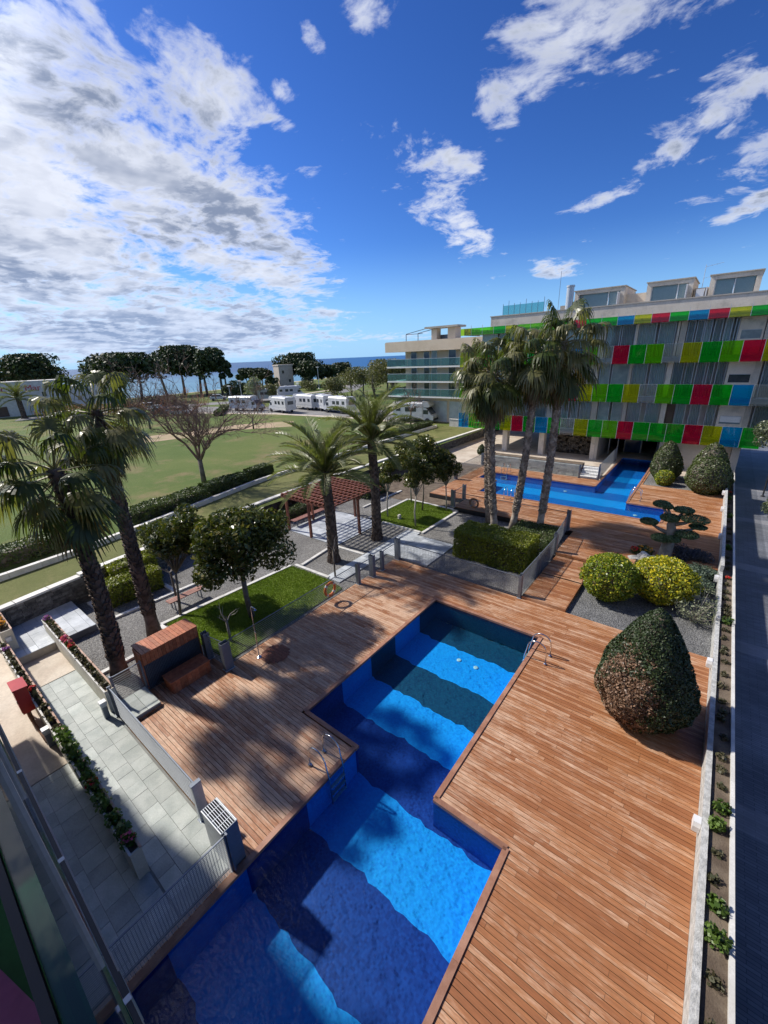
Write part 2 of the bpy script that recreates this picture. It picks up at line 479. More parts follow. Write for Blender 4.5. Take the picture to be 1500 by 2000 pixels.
LEAF('washingtonia_leaf_pale', (.10, .11, .04), (.24, .22, .10), rough=.38, trans=.36, spec=.4)
LEAF('dead_frond', (.12, .085, .045), (.26, .19, .10), rough=.7, trans=.15)
LEAF('yellow_frond', (.22, .17, .03), (.30, .19, .03), rough=.5, trans=.3)
LEAF('date_leaf', (.09, .115, .035), (.22, .225, .09), rough=.4, trans=.34, spec=.35)
LEAF('magnolia_leaf', (.035, .055, .010), (.115, .13, .028), rough=.3, trans=.24, spec=.45, yellow=(.22, .19, .05), yfrac=.14)
LEAF('hedge_leaf', (.10, .14, .012), (.30, .31, .026), rough=.45, trans=.25)
LEAF('low_hedge_leaf', (.045, .075, .02), (.10, .13, .035), rough=.5, trans=.2)
LEAF('euonymus_leaf', (.085, .15, .012), (.26, .31, .03), rough=.4, trans=.3, yellow=(.62, .56, .05), yfrac=.16)
LEAF('euonymus_gold', (.13, .18, .014), (.36, .36, .03), rough=.4, trans=.3, yellow=(.74, .62, .04), yfrac=.34)
LEAF('cone_leaf', (.04, .062, .016), (.11, .14, .038), rough=.45, trans=.15)
LEAF('pine_leaf', (.014, .034, .008), (.050, .072, .018), rough=.6, trans=.1, pscale=.15)
LEAF('olive_tree_leaf', (.07, .085, .03), (.20, .185, .07), rough=.6, trans=.2, pscale=.2)
LEAF('bonsai_leaf', (.05, .10, .045), (.12, .18, .085), rough=.6, trans=.1)
LEAF('juniper_leaf', (.05, .09, .06), (.13, .17, .115), rough=.6, trans=.1)
LEAF('blue_juniper_leaf', (.035, .045, .065), (.09, .10, .13), rough=.6, trans=.1)
LEAF('grey_leaf', (.17, .20, .11), (.34, .36, .24), rough=.6, trans=.2)
LEAF('geranium_leaf', (.05, .10, .018), (.16, .24, .045), rough=.45, trans=.25)
LEAF('bed_leaf', (.045, .055, .022), (.13, .105, .06), rough=.6, trans=.2)
LEAF('grass_blade', (.10, .165, .014), (.18, .24, .03), rough=.6, trans=.3)
LEAF('street_leaf', (.06, .085, .04), (.22, .24, .15), rough=.4, trans=.2)
LEAF('petal_pink', (.55, .07, .20), (.72, .16, .34), rough=.6, trans=.3)
LEAF('petal_red', (.50, .02, .025), (.68, .05, .05), rough=.6, trans=.3)
LEAF('petal_violet', (.28, .08, .38), (.45, .18, .50), rough=.6, trans=.3)
LEAF('petal_orange', (.7, .22, .02), (.8, .45, .03), rough=.6, trans=.3)
LEAF('dry_leaf', (.17, .09, .045), (.30, .19, .12), rough=.7, trans=.2)
GLASS('panel_green', (.06, .86, .10), .17, dcol=(.012, .52, .045))
GLASS('panel_lime', (.45, .95, .08), .17, dcol=(.18, .60, .02))
GLASS('panel_yellow', (.86, .93, .08), .17, dcol=(.50, .54, .02))
GLASS('panel_red', (.92, .05, .18), .2, dcol=(.66, .015, .08))
GLASS('panel_blue', (.02, .62, .94), .2, dcol=(.003, .32, .66))
GLASS('panel_clear', (.80, .86, .86), .10, dcol=(.5, .55, .55))
GLASS('balcony_glass', (.52, .80, .80), .16, dcol=(.25, .50, .50))
GLASS('own_glass', (.10, .42, .26), .30, dcol=(.01, .07, .035))
GLASS('window_glass', (.95, .98, .97), .03, dcol=(.1, .12, .12), ior=1.5)


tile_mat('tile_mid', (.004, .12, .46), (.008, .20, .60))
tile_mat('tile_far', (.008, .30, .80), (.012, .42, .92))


# ------------------------------------------------------------------ geometry helpers
WL = {}


class MB:
    def __init__(s): s.v = []; s.f = []
    def add(s, V, Fs):
        n = len(s.v); s.v += [tuple(v) for v in V]; s.f += [tuple(i+n for i in f) for f in Fs]
        return s
    def box(s, x0, x1, y0, y1, z0, z1):
        return s.add([(x0, y0, z0), (x1, y0, z0), (x1, y1, z0), (x0, y1, z0), (x0, y0, z1), (x1, y0, z1), (x1, y1, z1), (x0, y1, z1)],
                     [(0, 3, 2, 1), (4, 5, 6, 7), (0, 1, 5, 4), (1, 2, 6, 5), (2, 3, 7, 6), (3, 0, 4, 7)])
    def rbox(s, c, hx, hy, z0, z1, rot):
        ca, sa = math.cos(rot), math.sin(rot)
        V = []
        for z in (z0, z1):
            for (a, b) in ((-hx, -hy), (hx, -hy), (hx, hy), (-hx, hy)):
                V.append((c[0]+a*ca-b*sa, c[1]+a*sa+b*ca, z))
        return s.add(V, [(0, 3, 2, 1), (4, 5, 6, 7), (0, 1, 5, 4), (1, 2, 6, 5), (2, 3, 7, 6), (3, 0, 4, 7)])
    def beam(s, p, q, w, h):
        p, q = Vector(p), Vector(q)
        d = (q-p).normalized()
        up = Vector((0, 0, 1)) if abs(d.z) < .95 else Vector((1, 0, 0))
        a = d.cross(up).normalized()*w/2
        b = a.cross(d).normalized()*h/2
        V = [p-a-b, p+a-b, p+a+b, p-a+b, q-a-b, q+a-b, q+a+b, q-a+b]
        return s.add(V, [(0, 1, 2, 3), (7, 6, 5, 4), (0, 4, 5, 1), (1, 5, 6, 2), (2, 6, 7, 3), (3, 7, 4, 0)])
    def tube(s, pts, rad, n=8, cap=True):
        pts = [Vector(p) for p in pts]
        if not hasattr(rad, '__len__'): rad = [rad]*len(pts)
        base = len(s.v)
        prev = None
        for i, p in enumerate(pts):
            d = (pts[min(i+1, len(pts)-1)]-pts[max(i-1, 0)])
            d = d.normalized() if d.length > 1e-9 else Vector((0, 0, 1))
            if prev is None:
                up = Vector((0, 0, 1)) if abs(d.z) < .9 else Vector((1, 0, 0))
                a = d.cross(up).normalized()
            else:
                a = prev-d*prev.dot(d); a.normalize()
            prev = a
            b = d.cross(a)
            for k in range(n):
                t = 2*math.pi*k/n
                s.v.append(tuple(p+(a*math.cos(t)+b*math.sin(t))*rad[i]))
        for i in range(len(pts)-1):
            for k in range(n):
                k2 = (k+1) % n
                s.f.append((base+i*n+k, base+i*n+k2, base+(i+1)*n+k2, base+(i+1)*n+k))
        if cap:
            s.f.append(tuple(base+k for k in reversed(range(n))))
            s.f.append(tuple(base+(len(pts)-1)*n+k for k in range(n)))
        return s
    def prism(s, poly, z0, z1):
        n = len(poly)
        V = [(x, y, z0) for x, y in poly]+[(x, y, z1) for x, y in poly]
        Fs = [tuple(reversed(range(n))), tuple(range(n, 2*n))]+[(i, (i+1) % n, n+(i+1) % n, n+i) for i in range(n)]
        return s.add(V, Fs)
    def xprism(s, prof, x0, x1, rot=0, c=(0, 0, 0)):
        """profile in (y,z) extruded along x"""
        n = len(prof)
        V = [(x0, y, z) for y, z in prof]+[(x1, y, z) for y, z in prof]
        return s.add(V, [tuple(range(n)), tuple(reversed(range(n, 2*n)))]+[(i, n+i, n+(i+1) % n, (i+1) % n) for i in range(n)])
    def lathe(s, c, prof, n=16):
        b = len(s.v)
        for r, z in prof:
            for k in range(n):
                t = 2*math.pi*k/n
                s.v.append((c[0]+r*math.cos(t), c[1]+r*math.sin(t), c[2]+z))
        for i in range(len(prof)-1):
            for k in range(n):
                k2 = (k+1) % n
                s.f.append((b+i*n+k, b+i*n+k2, b+(i+1)*n+k2, b+(i+1)*n+k))
        s.f.append(tuple(b+k for k in reversed(range(n))))
        s.f.append(tuple(b+(len(prof)-1)*n+k for k in range(n)))
        return s
    def xform(s, mat):
        s.v = [tuple(mat @ Vector(v)) for v in s.v]
        return s
    def mesh(s, name, mat, smooth=False, off=(0, 0, 0)):
        me = bpy.data.meshes.new(name)
        me.from_pydata([(v[0]-off[0], v[1]-off[1], v[2]-off[2]) for v in s.v], [], s.f)
        me.materials.append(MATS[mat])
        if smooth: me.shade_smooth()
        return me
    def build(s, name, mat, parent=None, smooth=False, label=None, kind=None, cat=None, group=None):
        off = WL.get(parent.name, Vector((0, 0, 0))) if parent else Vector((0, 0, 0))
        return link(name, s.mesh(name, mat, smooth, off), parent, label, kind, cat, group)


def link(name, me, parent=None, label=None, kind=None, cat=None, group=None, loc=None, rot=None, scale=None):
    o = bpy.data.objects.new(name, me)
    COL.objects.link(o)
    if parent:
        o.parent = parent
        WL[o.name] = WL.get(parent.name, Vector((0, 0, 0)))
    if loc is not None:
        off = WL.get(parent.name, Vector((0, 0, 0))) if parent else Vector((0, 0, 0))
        o.location = Vector(loc)-off
    if rot is not None: o.rotation_euler = rot
    if scale is not None: o.scale = scale
    if label: o['label'] = label
    if kind: o['kind'] = kind
    if cat: o['category'] = cat
    if group: o['group'] = group
    return o


def thing(name, label, cat, loc=(0, 0, 0), group=None, rotz=0):
    o = bpy.data.objects.new(name, None)
    COL.objects.link(o)
    o.empty_display_size = .2
    o.location = loc
    o.rotation_euler = (0, 0, rotz)
    o['label'] = label; o['category'] = cat
    if group: o['group'] = group
    WL[o.name] = Vector(loc)
    return o


def structure(name, mb, mat, parent=None, **k):
    return mb.build(name, mat, parent, kind='structure', **k)


def np_mesh(name, V, Q, mat, smooth=False):
    V = np.asarray(V, np.float32); Q = np.asarray(Q, np.int32)
    me = bpy.data.meshes.new(name)
    me.vertices.add(len(V)); me.vertices.foreach_set('co', V.ravel())
    k = Q.shape[1]
    me.loops.add(Q.size); me.loops.foreach_set('vertex_index', Q.ravel())
    me.polygons.add(len(Q))
    me.polygons.foreach_set('loop_start', np.arange(0, Q.size, k, dtype=np.int32))
    try: me.polygons.foreach_set('loop_total', np.full(len(Q), k, np.int32))
    except Exception: pass
    me.update(calc_edges=True)
    me.materials.append(MATS[mat])
    return me


def leaf_mesh(name, P, mat, size=.1, aspect=.5, N=None, tilt=.9, rng=None, droop=0.0, svar=.35):
    """one bent rhombic leaf per point; N = outward normals that the leaves loosely face"""
    n = len(P)
    rng = rng or np.random.default_rng(1)
    if N is None:
        N = rng.normal(size=(n, 3))
    N = N/np.maximum(np.linalg.norm(N, axis=1, keepdims=True), 1e-6)
    N = N+rng.normal(size=(n, 3))*tilt
    N /= np.linalg.norm(N, axis=1, keepdims=True)
    T = rng.normal(size=(n, 3)); T[:, 2] -= droop
    T -= (T*N).sum(1, keepdims=True)*N
    T /= np.maximum(np.linalg.norm(T, axis=1, keepdims=True), 1e-6)
    B = np.cross(N, T)
    s = (size*(1+svar*rng.normal(size=(n, 1)))).clip(size*.35, size*2)
    a = P-T*s*.5
    b = P+B*s*aspect*.5+N*s*.08
    c = P+T*s*.5
    d = P-B*s*aspect*.5+N*s*.08
    V = np.stack([a, b, c, d], 1).reshape(-1, 3)
    Q = np.arange(4*n).reshape(-1, 4)
    return np_mesh(name, V, Q, mat)


def blob_points(centers, radii, n, rng, shell=.35, flat_bottom=None):
    """points near the surfaces of ellipsoids (list) and their outward normals"""
    centers = np.asarray(centers, float); radii = np.asarray(radii, float)
    if radii.ndim == 1: radii = np.repeat(radii[:, None], 3, 1)
    w = (radii.prod(1))**(2/3); w /= w.sum()
    idx = rng.choice(len(centers), n, p=w)
    d = rng.normal(size=(n, 3)); d /= np.linalg.norm(d, axis=1, keepdims=True)
    if flat_bottom is not None:
        d[:, 2] = np.where(d[:, 2] < flat_bottom, -d[:, 2], d[:, 2])
    r = 1-shell*rng.random((n, 1))**1.6
    return centers[idx]+d*radii[idx]*r, d/radii[idx]


def add_leaves(name, parent, P, N, mat, size, **k):
    off = np.array(WL.get(parent.name, Vector((0, 0, 0)))) if parent else 0
    return link(name, leaf_mesh(name, np.asarray(P)-off, mat, size, N=N, **k), parent)

# ------------------------------------------------------------------ pieces that can be picked apart
UNIT = {}
CAMP = Vector((0, 0, 10))


def unit(mat):
    if mat not in UNIT:
        UNIT[mat] = MB().box(-.5, .5, -.5, .5, -.5, .5).mesh('block_'+mat, mat)
    return UNIT[mat]


def pieces(parent, name, items, mat, cap=300, rest=None, view=True):
    """items: (cx,cy,cz, lx,ly,lz, rotz). The cap that show largest become objects, the rest one part."""
    def key(b):
        d = (Vector(b[:3])-CAMP)
        infront = d.dot(_f)
        return d.length/(max(b[3]*b[4], b[3]*b[5], b[4]*b[5])**.5) + (1000 if infront < .3 else 0)
    items = sorted(items, key=key)
    me = unit(mat)
    for (x, y, z, lx, ly, lz, r) in items[:cap]:
        link(name, me, parent, loc=(x, y, z), rot=(0, 0, r), scale=(lx, ly, lz))
    if len(items) > cap:
        mb = MB()
        for (x, y, z, lx, ly, lz, r) in items[cap:]:
            mb.rbox((x, y), lx/2, ly/2, z-lz/2, z+lz/2, r)
        mb.build(rest or name, mat, parent, kind='stuff')


def rects_minus(x0, x1, holes):
    segs = [(x0, x1)]
    for (a, b) in holes:
        out = []
        for (p, q) in segs:
            if b <= p or a >= q: out.append((p, q)); continue
            if a > p: out.append((p, a))
            if b < q: out.append((b, q))
        segs = out
    return [s for s in segs if s[1]-s[0] > .03]


def flat(name, rects, z, mat, thick=.06, parent=None):
    mb = MB()
    for (x0, x1, y0, y1) in rects: mb.box(x0, x1, y0, y1, z-thick, z)
    return structure(name, mb, mat, parent)


rng0 = random.Random(7)

# ------------------------------------------------------------------ terrain, sea, beach
mb = MB()
mb.add([(-40000, -40000, -1.6), (40000, -40000, -1.6), (40000, 40000, -1.6), (-40000, 40000, -1.6)], [(0, 1, 2, 3)])
structure('sea', mb, 'sea_water')
COAST = [(-150, -900), (-150, -100), (-149, 60), (-152, 110), (-165, 160), (-188, 260), (-235, 600), (-330, 2500)]
mb = MB()
for (a, b) in zip(COAST[:-1], COAST[1:]):
    mb.add([(a[0]-16, a[1], -1.75), (a[0], a[1], .6), (b[0], b[1], .6), (b[0]-16, b[1], -1.75)], [(0, 1, 2, 3)])
    mb.add([(a[0], a[1], .6), (a[0]+12, a[1], 1.196), (b[0]+12, b[1], 1.196), (b[0], b[1], .6)], [(0, 1, 2, 3)])
structure('beach', mb, 'sand')
mb = MB()
for (a, b) in zip(COAST[:-1], COAST[1:]):
    ya, yb = a[1], b[1]
    if yb <= 80 or ya < 80 <= yb:
        pass
def coast_x(y):
    for (a, b) in zip(COAST[:-1], COAST[1:]):
        if a[1] <= y <= b[1]: return a[0]+(b[0]-a[0])*(y-a[1])/(b[1]-a[1])
    return COAST[-1][0]
ys = [-900, -100, 60, 80, 110, 160, 260, 600, 2500]
for ya, yb in zip(ys[:-1], ys[1:]):
    xr = -21.9 if yb <= 80 else 900
    mb.add([(coast_x(ya)+11, ya, 1.2), (xr, ya, 1.2), (xr, yb, 1.2), (coast_x(yb)+11, yb, 1.2)], [(0, 1, 2, 3)])
mb.add([(-21.9, -900, 1.2), (900, -900, 1.2), (900, -60, 1.2), (-21.9, -60, 1.2)], [(0, 1, 2, 3)])
mb.add([(60, -60, 1.2), (900, -60, 1.2), (900, 80, 1.2), (60, 80, 1.2)], [(0, 1, 2, 3)])
structure('park_lawn', mb, 'park_grass')
flat('ground', [(-22.5, 60, -60, 80)], -1.15, 'soil', .2)

# ------------------------------------------------------------------ garden and courtyard sheets
flat('garden_gravel', [(-23.4, -11.95, 2.35, 12.0), (-24.2, -11.8, 12.0, 15.45), (-24.2, -5.2, 15.45, 23.3)], -.02, 'grey_gravel')
flat('courtyard_paving', [(-22.2, -12.1, -30, 2.3)], -.028, 'beige_paving')
flat('paving_bed', [(-16.25, -6.32, 1.02, 2.3), (-12.1, -6.32, -12, 1.02)], -.022, 'slab_joint')
flat('gravel_bed', [(-3.32, 1.38, 15.52, 21.6)], -.04, 'dark_gravel')
flat('back_garden_soil', [(-24.2, -15.85, 23.3, 34.6), (-15.85, -12.95, 23.3, 24.95)], .0, 'soil')
flat('portico_floor', [(-22.2, -6.15, 34.55, 80), (-3.55, 1.3, 38.9, 80), (-6.15, -3.55, 43.1, 80)], .25, 'beige_paving', .3)
flat('far_gravel_bed', [(-3.35, 1.38, 34.9, 38.9)], .27, 'grey_gravel', .3)
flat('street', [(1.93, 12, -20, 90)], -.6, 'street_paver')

# lawns with standing blades
def lawn(name, poly, z, n, seed):
    structure(name, MB().prism(poly, z-.05, z), 'lawn_grass')
    rg = np.random.default_rng(seed)
    xs = [p[0] for p in poly]; ysl = [p[1] for p in poly]
    P = np.stack([rg.uniform(min(xs), max(xs), n), rg.uniform(min(ysl), max(ysl), n), np.zeros(n)], 1)
    # keep points inside the (convex) polygon
    ok = np.ones(n, bool)
    for (a, b) in zip(poly, poly[1:]+poly[:1]):
        ok &= ((b[0]-a[0])*(P[:, 1]-a[1])-(b[1]-a[1])*(P[:, 0]-a[0])) > -.045*math.dist(a, b)
    P = P[ok]
    h = rg.uniform(.03, .075, len(P)); an = rg.uniform(0, 6.283, len(P)); w = .012
    le = rg.normal(0, .02, (len(P), 2))
    A = P.copy(); A[:, 0] += np.cos(an)*w; A[:, 1] += np.sin(an)*w; A[:, 2] = z-.002
    B = P.copy(); B[:, 0] -= np.cos(an)*w; B[:, 1] -= np.sin(an)*w; B[:, 2] = z-.002
    T = P.copy(); T[:, :2] += le; T[:, 2] = z+h
    V = np.stack([A, B, T], 1).reshape(-1, 3)
    link('grass', np_mesh('grass', V, np.arange(len(V)).reshape(-1, 3), 'grass_blade'), kind='stuff')
lawn('lawn', [(-16.2, 5.45), (-12.08, 5.75), (-12.12, 11.62), (-13.3, 11.85), (-15.75, 11.75)], .03, 42000, 3)
lawn('lawn', [(-16.65, 19.2), (-12.62, 19.1), (-12.62, 22.9), (-13.1, 23.3), (-16.65, 23.5)], .03, 22000, 4)

# kerb stones
garden = thing('garden_kerb', 'pale stone kerbs edging the gravel paths and lawns of the garden', 'kerb', (-15, 10, 0))
def kerb(p, q, w=.17, top=.07):
    L = math.dist(p, q); n = max(1, round(L/.95)); r = math.atan2(q[1]-p[1], q[0]-p[0])
    out = []
    for i in range(n):
        t = (i+.5)/n
        out.append((p[0]+(q[0]-p[0])*t, p[1]+(q[1]-p[1])*t, top-.1, L/n-.012, w, .2+rng0.uniform(-.006, .006), r))
    return out
ks = []
for a, b in [((-16.35, 5.3), (-15.9, 11.75)), ((-15.75, 11.95), (-13.35, 12.0)), ((-15.45, 12.1), (-15.75, 14.5)), ((-15.6, 14.75), (-13.55, 14.85)), ((-12.5, 18.95), (-12.5, 23.3)),
             ((-16.78, 19.1), (-16.78, 23.6)), ((-15.6, 19.05), (-12.65, 18.98)), ((-18.55, 4.3), (-18.2, 11.2)), ((-20.9, 4.15), (-18.7, 4.2)), ((-19.6, 6.95), (-18.5, 6.95)),
             ((-15.2, 2.65), (-15.2, 4.45)), ((-16.3, 5.25), (-14.9, 5.3)), ((-10.0, 18.7), (-9.6, 22.9)), ((-12.5, 23.4), (-16.7, 23.6)), ((-18.5, 20.5), (-18.4, 25))]:
    ks += kerb(a, b)
pieces(garden, 'kerb_stone', ks, 'kerb_white')

# ------------------------------------------------------------------ stone slab paving
def slab_field(parent, x0, x1, y0, y1, z, mat, lx=(.38, .62), ly=(.36, .5), seed=1, th=.04, alongx=False, gap=.008, cap=300, keep=None):
    rg = random.Random(seed); out = []
    y = y0
    while y < y1-.05:
        h = min(rg.uniform(*ly), y1-y)
        if y1-(y+h) < .15: h = y1-y
        x = x0-rg.uniform(0, .3)
        while x < x1-.02:
            l = rg.uniform(*lx)
            a, b = max(x, x0), min(x+l, x1)
            if x1-b < .12: b = x1
            if b-a > .05 and (keep is None or keep((a+b)/2, y+h/2)):
                out.append(((a+b)/2, y+h/2, z-th/2+rg.uniform(-.003, .003), b-a-gap, h-gap, th, 0))
            x = b if b == x1 else x+l
        y += h
    return out
ramp = flat('ramp_paving', [(-6.5, -6.36, -12, -11.9)], -.03, 'slab_joint')
s1 = slab_field(None, -16.2, -6.34, 1.04, 2.24, 0, 'slab', seed=3, ly=(.34, .46), lx=(.34, .58))
s1 += slab_field(None, -12.05, -6.34, -2.4, 1.0, 0, 'slab', seed=5, ly=(.38, .52), lx=(.36, .62))
pieces(ramp, 'slab', s1, 'slab')
land = flat('garden_landing', [(-21.35, -18.28, .95, 3.62)], .262, 'slab_joint', .3)
structure('landing_edge', MB().box(-18.28, -18.2, .95, 2.28, -.02, .27), 'concrete', land)
pieces(land, 'slab', slab_field(None, -21.3, -18.2, .97, 3.6, .30, 'slab_blue', seed=8), 'slab_blue')
perg_floor = flat('terrace_paving', [(-19.85, -15.62, 14.85, 18.95)], -.002, 'slab_joint')
pieces(perg_floor, 'slab', slab_field(None, -19.85, -15.62, 14.85, 18.95, .035, 'slab_blue', seed=9, lx=(.40, .62), ly=(.38, .5)), 'slab_blue')
pathp = flat('garden_path', [(-13.55, -12.6, 11.95, 18.95), (-12.6, -10.05, 15.6, 18.55)], -.002, 'slab_joint')
pieces(pathp, 'slab', slab_field(None, -13.55, -12.6, 11.95, 18.9, .035, 'slab_blue', seed=10, lx=(.4, .55), ly=(.4, .6)) +
       slab_field(None, -12.6, -10.05, 15.6, 18.55, .035, 'slab_blue', seed=11, lx=(.38, .55), ly=(.32, .42)), 'slab_blue')
gp = flat('gate_platform', [(-13.1, -12.0, 2.55, 3.3)], .10, 'slab_joint', .14)
pieces(gp, 'slab', slab_field(None, -13.1, -12.0, 2.55, 3.3, .15, 'slab', seed=12, lx=(.5, .6), ly=(.36, .4), th=.05), 'slab')
hatch = flat('service_paving', [(-18.1, -16.25, 1.04, 2.2), (-17.9, -12.1, -6, .78)], -.006, 'beige_paving', .02)

# ------------------------------------------------------------------ pools
def wavy(y, x0, x1, z, seed):
    rg = random.Random(seed)
    n = 22; ph = [rg.uniform(0, 6.28) for _ in range(5)]
    pts = []
    for i in range(n+1):
        x = x0+(x1-x0)*i/n
        o = sum(.022*math.sin(x*k*1.7+p) for k, p in zip((1, 2.3, 3.7, 5.9, 9.1), ph))
        pts.append((x, y+o, z))
    return pts


def pool(basin, bands, edges, z_floor, z_top, holes_rects, seed, mats=('tile_navy', 'tile_bright')):
    """bands: list of (y0,y1,bright); edges: outline segments; holes_rects: union of rects of the pool"""
    for i, (ya, yb, br) in enumerate(bands):
        mat = mats[br] if isinstance(br, int) else br
        mb = MB()
        for (x0, x1, y0, y1) in holes_rects:
            a, b = max(ya, y0), min(yb, y1)
            if b-a < .01: continue
            A = wavy(a, x0, x1, z_floor, seed+i) if abs(a-ya) < 1e-6 else [(x0+(x1-x0)*k/22, a, z_floor) for k in range(23)]
            B = wavy(b, x0, x1, z_floor, seed+i+1) if abs(b-yb) < 1e-6 else [(x0+(x1-x0)*k/22, b, z_floor) for k in range(23)]
            n = len(A)
            mb.add(A+B, [(k, k+1, n+k+1, n+k) for k in range(n-1)])
        for (p, q) in edges:
            if abs(p[0]-q[0]) < 1e-6:                       # wall along y
                lo, hi = sorted((p[1], q[1])); a, b = max(lo, ya), min(hi, yb)
                if b-a > .001: mb.add([(p[0], a, z_floor), (p[0], b, z_floor), (p[0], b, z_top), (p[0], a, z_top)], [(0, 1, 2, 3)])
            elif ya <= p[1]-1e-4 <= yb or ya <= p[1]+1e-4 <= yb:
                if ya < p[1] <= yb+1e-6:
                    mb.add([(p[0], p[1], z_floor), (q[0], q[1], z_floor), (q[0], q[1], z_top), (p[0], p[1], z_top)], [(0, 1, 2, 3)])
        if mb.f: mb.build('tile_band', mat, basin)


NR = [(-6.05, -1.83, -7.0, 5.86), (-8.1, -3.6, 5.86, 13.3)]
near_basin = structure('pool_basin', MB().box(-8.3, -1.6, -7.2, 13.5, -1.14, -1.0), 'concrete')
nb = [(-7, -2.6, 0), (-2.6, -1.0, 1), (-1.0, .62, 0), (.62, 2.3, 1), (2.3, 4.0, 0), (4.0, 5.78, 1), (5.78, 7.4, 0), (7.4, 8.9, 1), (8.9, 10.35, 'band_teal'), (10.35, 12.05, 1), (12.05, 13.3, 'band_teal')]
nedge = [((-6.05, -7), (-6.05, 5.86)), ((-8.1, 5.86), (-6.05, 5.86)), ((-8.1, 5.86), (-8.1, 13.3)), ((-8.1, 13.3), (-3.6, 13.3)), ((-3.6, 13.3), (-3.6, 5.86)), ((-3.6, 5.86), (-1.83, 5.86)), ((-1.83, 5.86), (-1.83, -7))]
pool(near_basin, nb, nedge, -.95, .0, NR, 20)
structure('pool_water', MB().add([(-6.05, -7, -.06), (-1.83, -7, -.06), (-1.83, 5.86, -.06), (-3.6, 5.86, -.06), (-3.6, 13.3, -.06), (-8.1, 13.3, -.06), (-8.1, 5.86, -.06), (-6.05, 5.86, -.06)], [tuple(range(8))]), 'pool_water')

FR = [(-12.9, -1.4, 27.2, 29.9), (-14.55, -3.6, 30.5, 32.65), (-12.9, -3.6, 29.9, 30.5), (-6.1, -3.6, 32.65, 43.0)]
far_basin = structure('pool_basin', MB().box(-14.8, -1.2, 27.0, 43.2, -1.12, -.8), 'concrete')
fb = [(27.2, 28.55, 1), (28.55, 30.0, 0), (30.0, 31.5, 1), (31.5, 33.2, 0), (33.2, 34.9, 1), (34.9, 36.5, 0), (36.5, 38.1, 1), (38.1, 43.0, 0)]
fedge = [((-12.9, 27.2), (-1.4, 27.2)), ((-1.4, 27.2), (-1.4, 29.9)), ((-3.6, 29.9), (-1.4, 29.9)), ((-3.6, 29.9), (-3.6, 43)), ((-6.1, 43), (-3.6, 43)), ((-6.1, 32.65), (-6.1, 43)), ((-14.55, 32.65), (-6.1, 32.65)),
         ((-14.55, 30.5), (-14.55, 32.65)), ((-14.55, 30.5), (-12.9, 30.5)), ((-12.9, 27.2), (-12.9, 30.5))]
pool(far_basin, fb, fedge, -.22, .3, FR, 50, ('tile_mid', 'tile_far'))
structure('pool_water', MB().add([(-12.9, 27.2, .2), (-1.4, 27.2, .2), (-1.4, 29.9, .2), (-3.6, 29.9, .2), (-3.6, 43, .2), (-6.1, 43, .2), (-6.1, 32.65, .2), (-14.55, 32.65, .2), (-14.55, 30.5, .2), (-12.9, 30.5, .2)], [tuple(range(10))]), 'pool_water')
for (x, y, z) in ((-5.95, 11.5, -.6), (-5.25, 11.5, -.6),):
    pl = thing('pool_lamp', 'round white lamp under water in the near pool, ' + ('nearer the garden' if x < -5.6 else 'nearer the pool ladder'), 'lamp', (x, y, -.95), 'lamps on the pool floor')
    MB().lathe((x, y, -.95), [(.09, .0), (.09, .02), (.06, .03)], 14).build('lens', 'white_paint', pl, True)
for i, (x, y) in enumerate(((-11.4, 31.1), (-8.0, 32.0), (-2.9, 29.2))):
    pl = thing('pool_lamp', 'round white lamp under water in the far pool, ' + ('behind the palm trunks', 'before the grey wall', 'in the right corner')[i], 'lamp', (x, y, -.22), 'lamps on the pool floor')
    MB().lathe((x, y, -.22), [(.13, .0), (.13, .02), (.08, .03)], 14).build('lens', 'white_paint', pl, True)

# ------------------------------------------------------------------ timber decks
deck = structure('timber_deck', MB().box(-6.04, -6.03, 14.2, 14.21, -.1, -.06), 'black_plastic')
def strip_rects(yrows, fn):
    out = []
    for y0, y1 in yrows: out += [(a, b, y0, y1) for a, b in fn((y0+y1)/2)]
    return out
def near_iv(y):
    if y < 2.35: L = -6.28
    elif y < 3.32: L = -11.98
    elif y < 5.5: L = -13.0
    else: L = -11.9
    holes = []
    if y < 5.86+.0: holes.append((-6.05-.1, -1.83+.1))
    if 5.76 < y < 13.4: holes.append((-8.1-.1, -3.6+.1))
    return rects_minus(L, 1.38, holes)
base = MB()
for (x0, x1, y0, y1) in strip_rects([(-3, 2.35), (2.35, 3.32), (3.32, 5.5), (5.5, 5.76), (5.76, 5.86), (5.86, 13.4), (13.4, 15.5)], near_iv):
    base.box(x0-.02 if x0 > -6 else x0, x1, y0, y1, -.10, -.035)
structure('deck_base', base, 'black_plastic')
PIT = .112
planks = []
rg = random.Random(11)
def plank_rows(y0, y1, z, iv, out):
    y = y0
    while y+PIT <= y1+.001:
        yc = y+PIT/2
        for (a, b) in iv(yc):
            x = a+ (0 if rg.random() < .3 else -rg.uniform(0, 2.2))
            while x < b-.02:
                l = rg.choice((1.8, 2.4, 3.0, 3.6))
                p, q = max(x, a), min(x+l, b)
                if b-q < .25: q = b
                if q-p > .04: out.append(((p+q)/2, yc, z-.014+rg.uniform(-.0015, .0015), q-p-.006, PIT-.011, .028, rg.uniform(-.0006, .0006)))
                x = q if q == b else x+l
        y += PIT
def near_iv2(y):
    out = []
    for (a, b) in near_iv(y):
        out.append((a, b))
    return out
plank_rows(-3.0, 15.48, 0.0, near_iv2, planks)
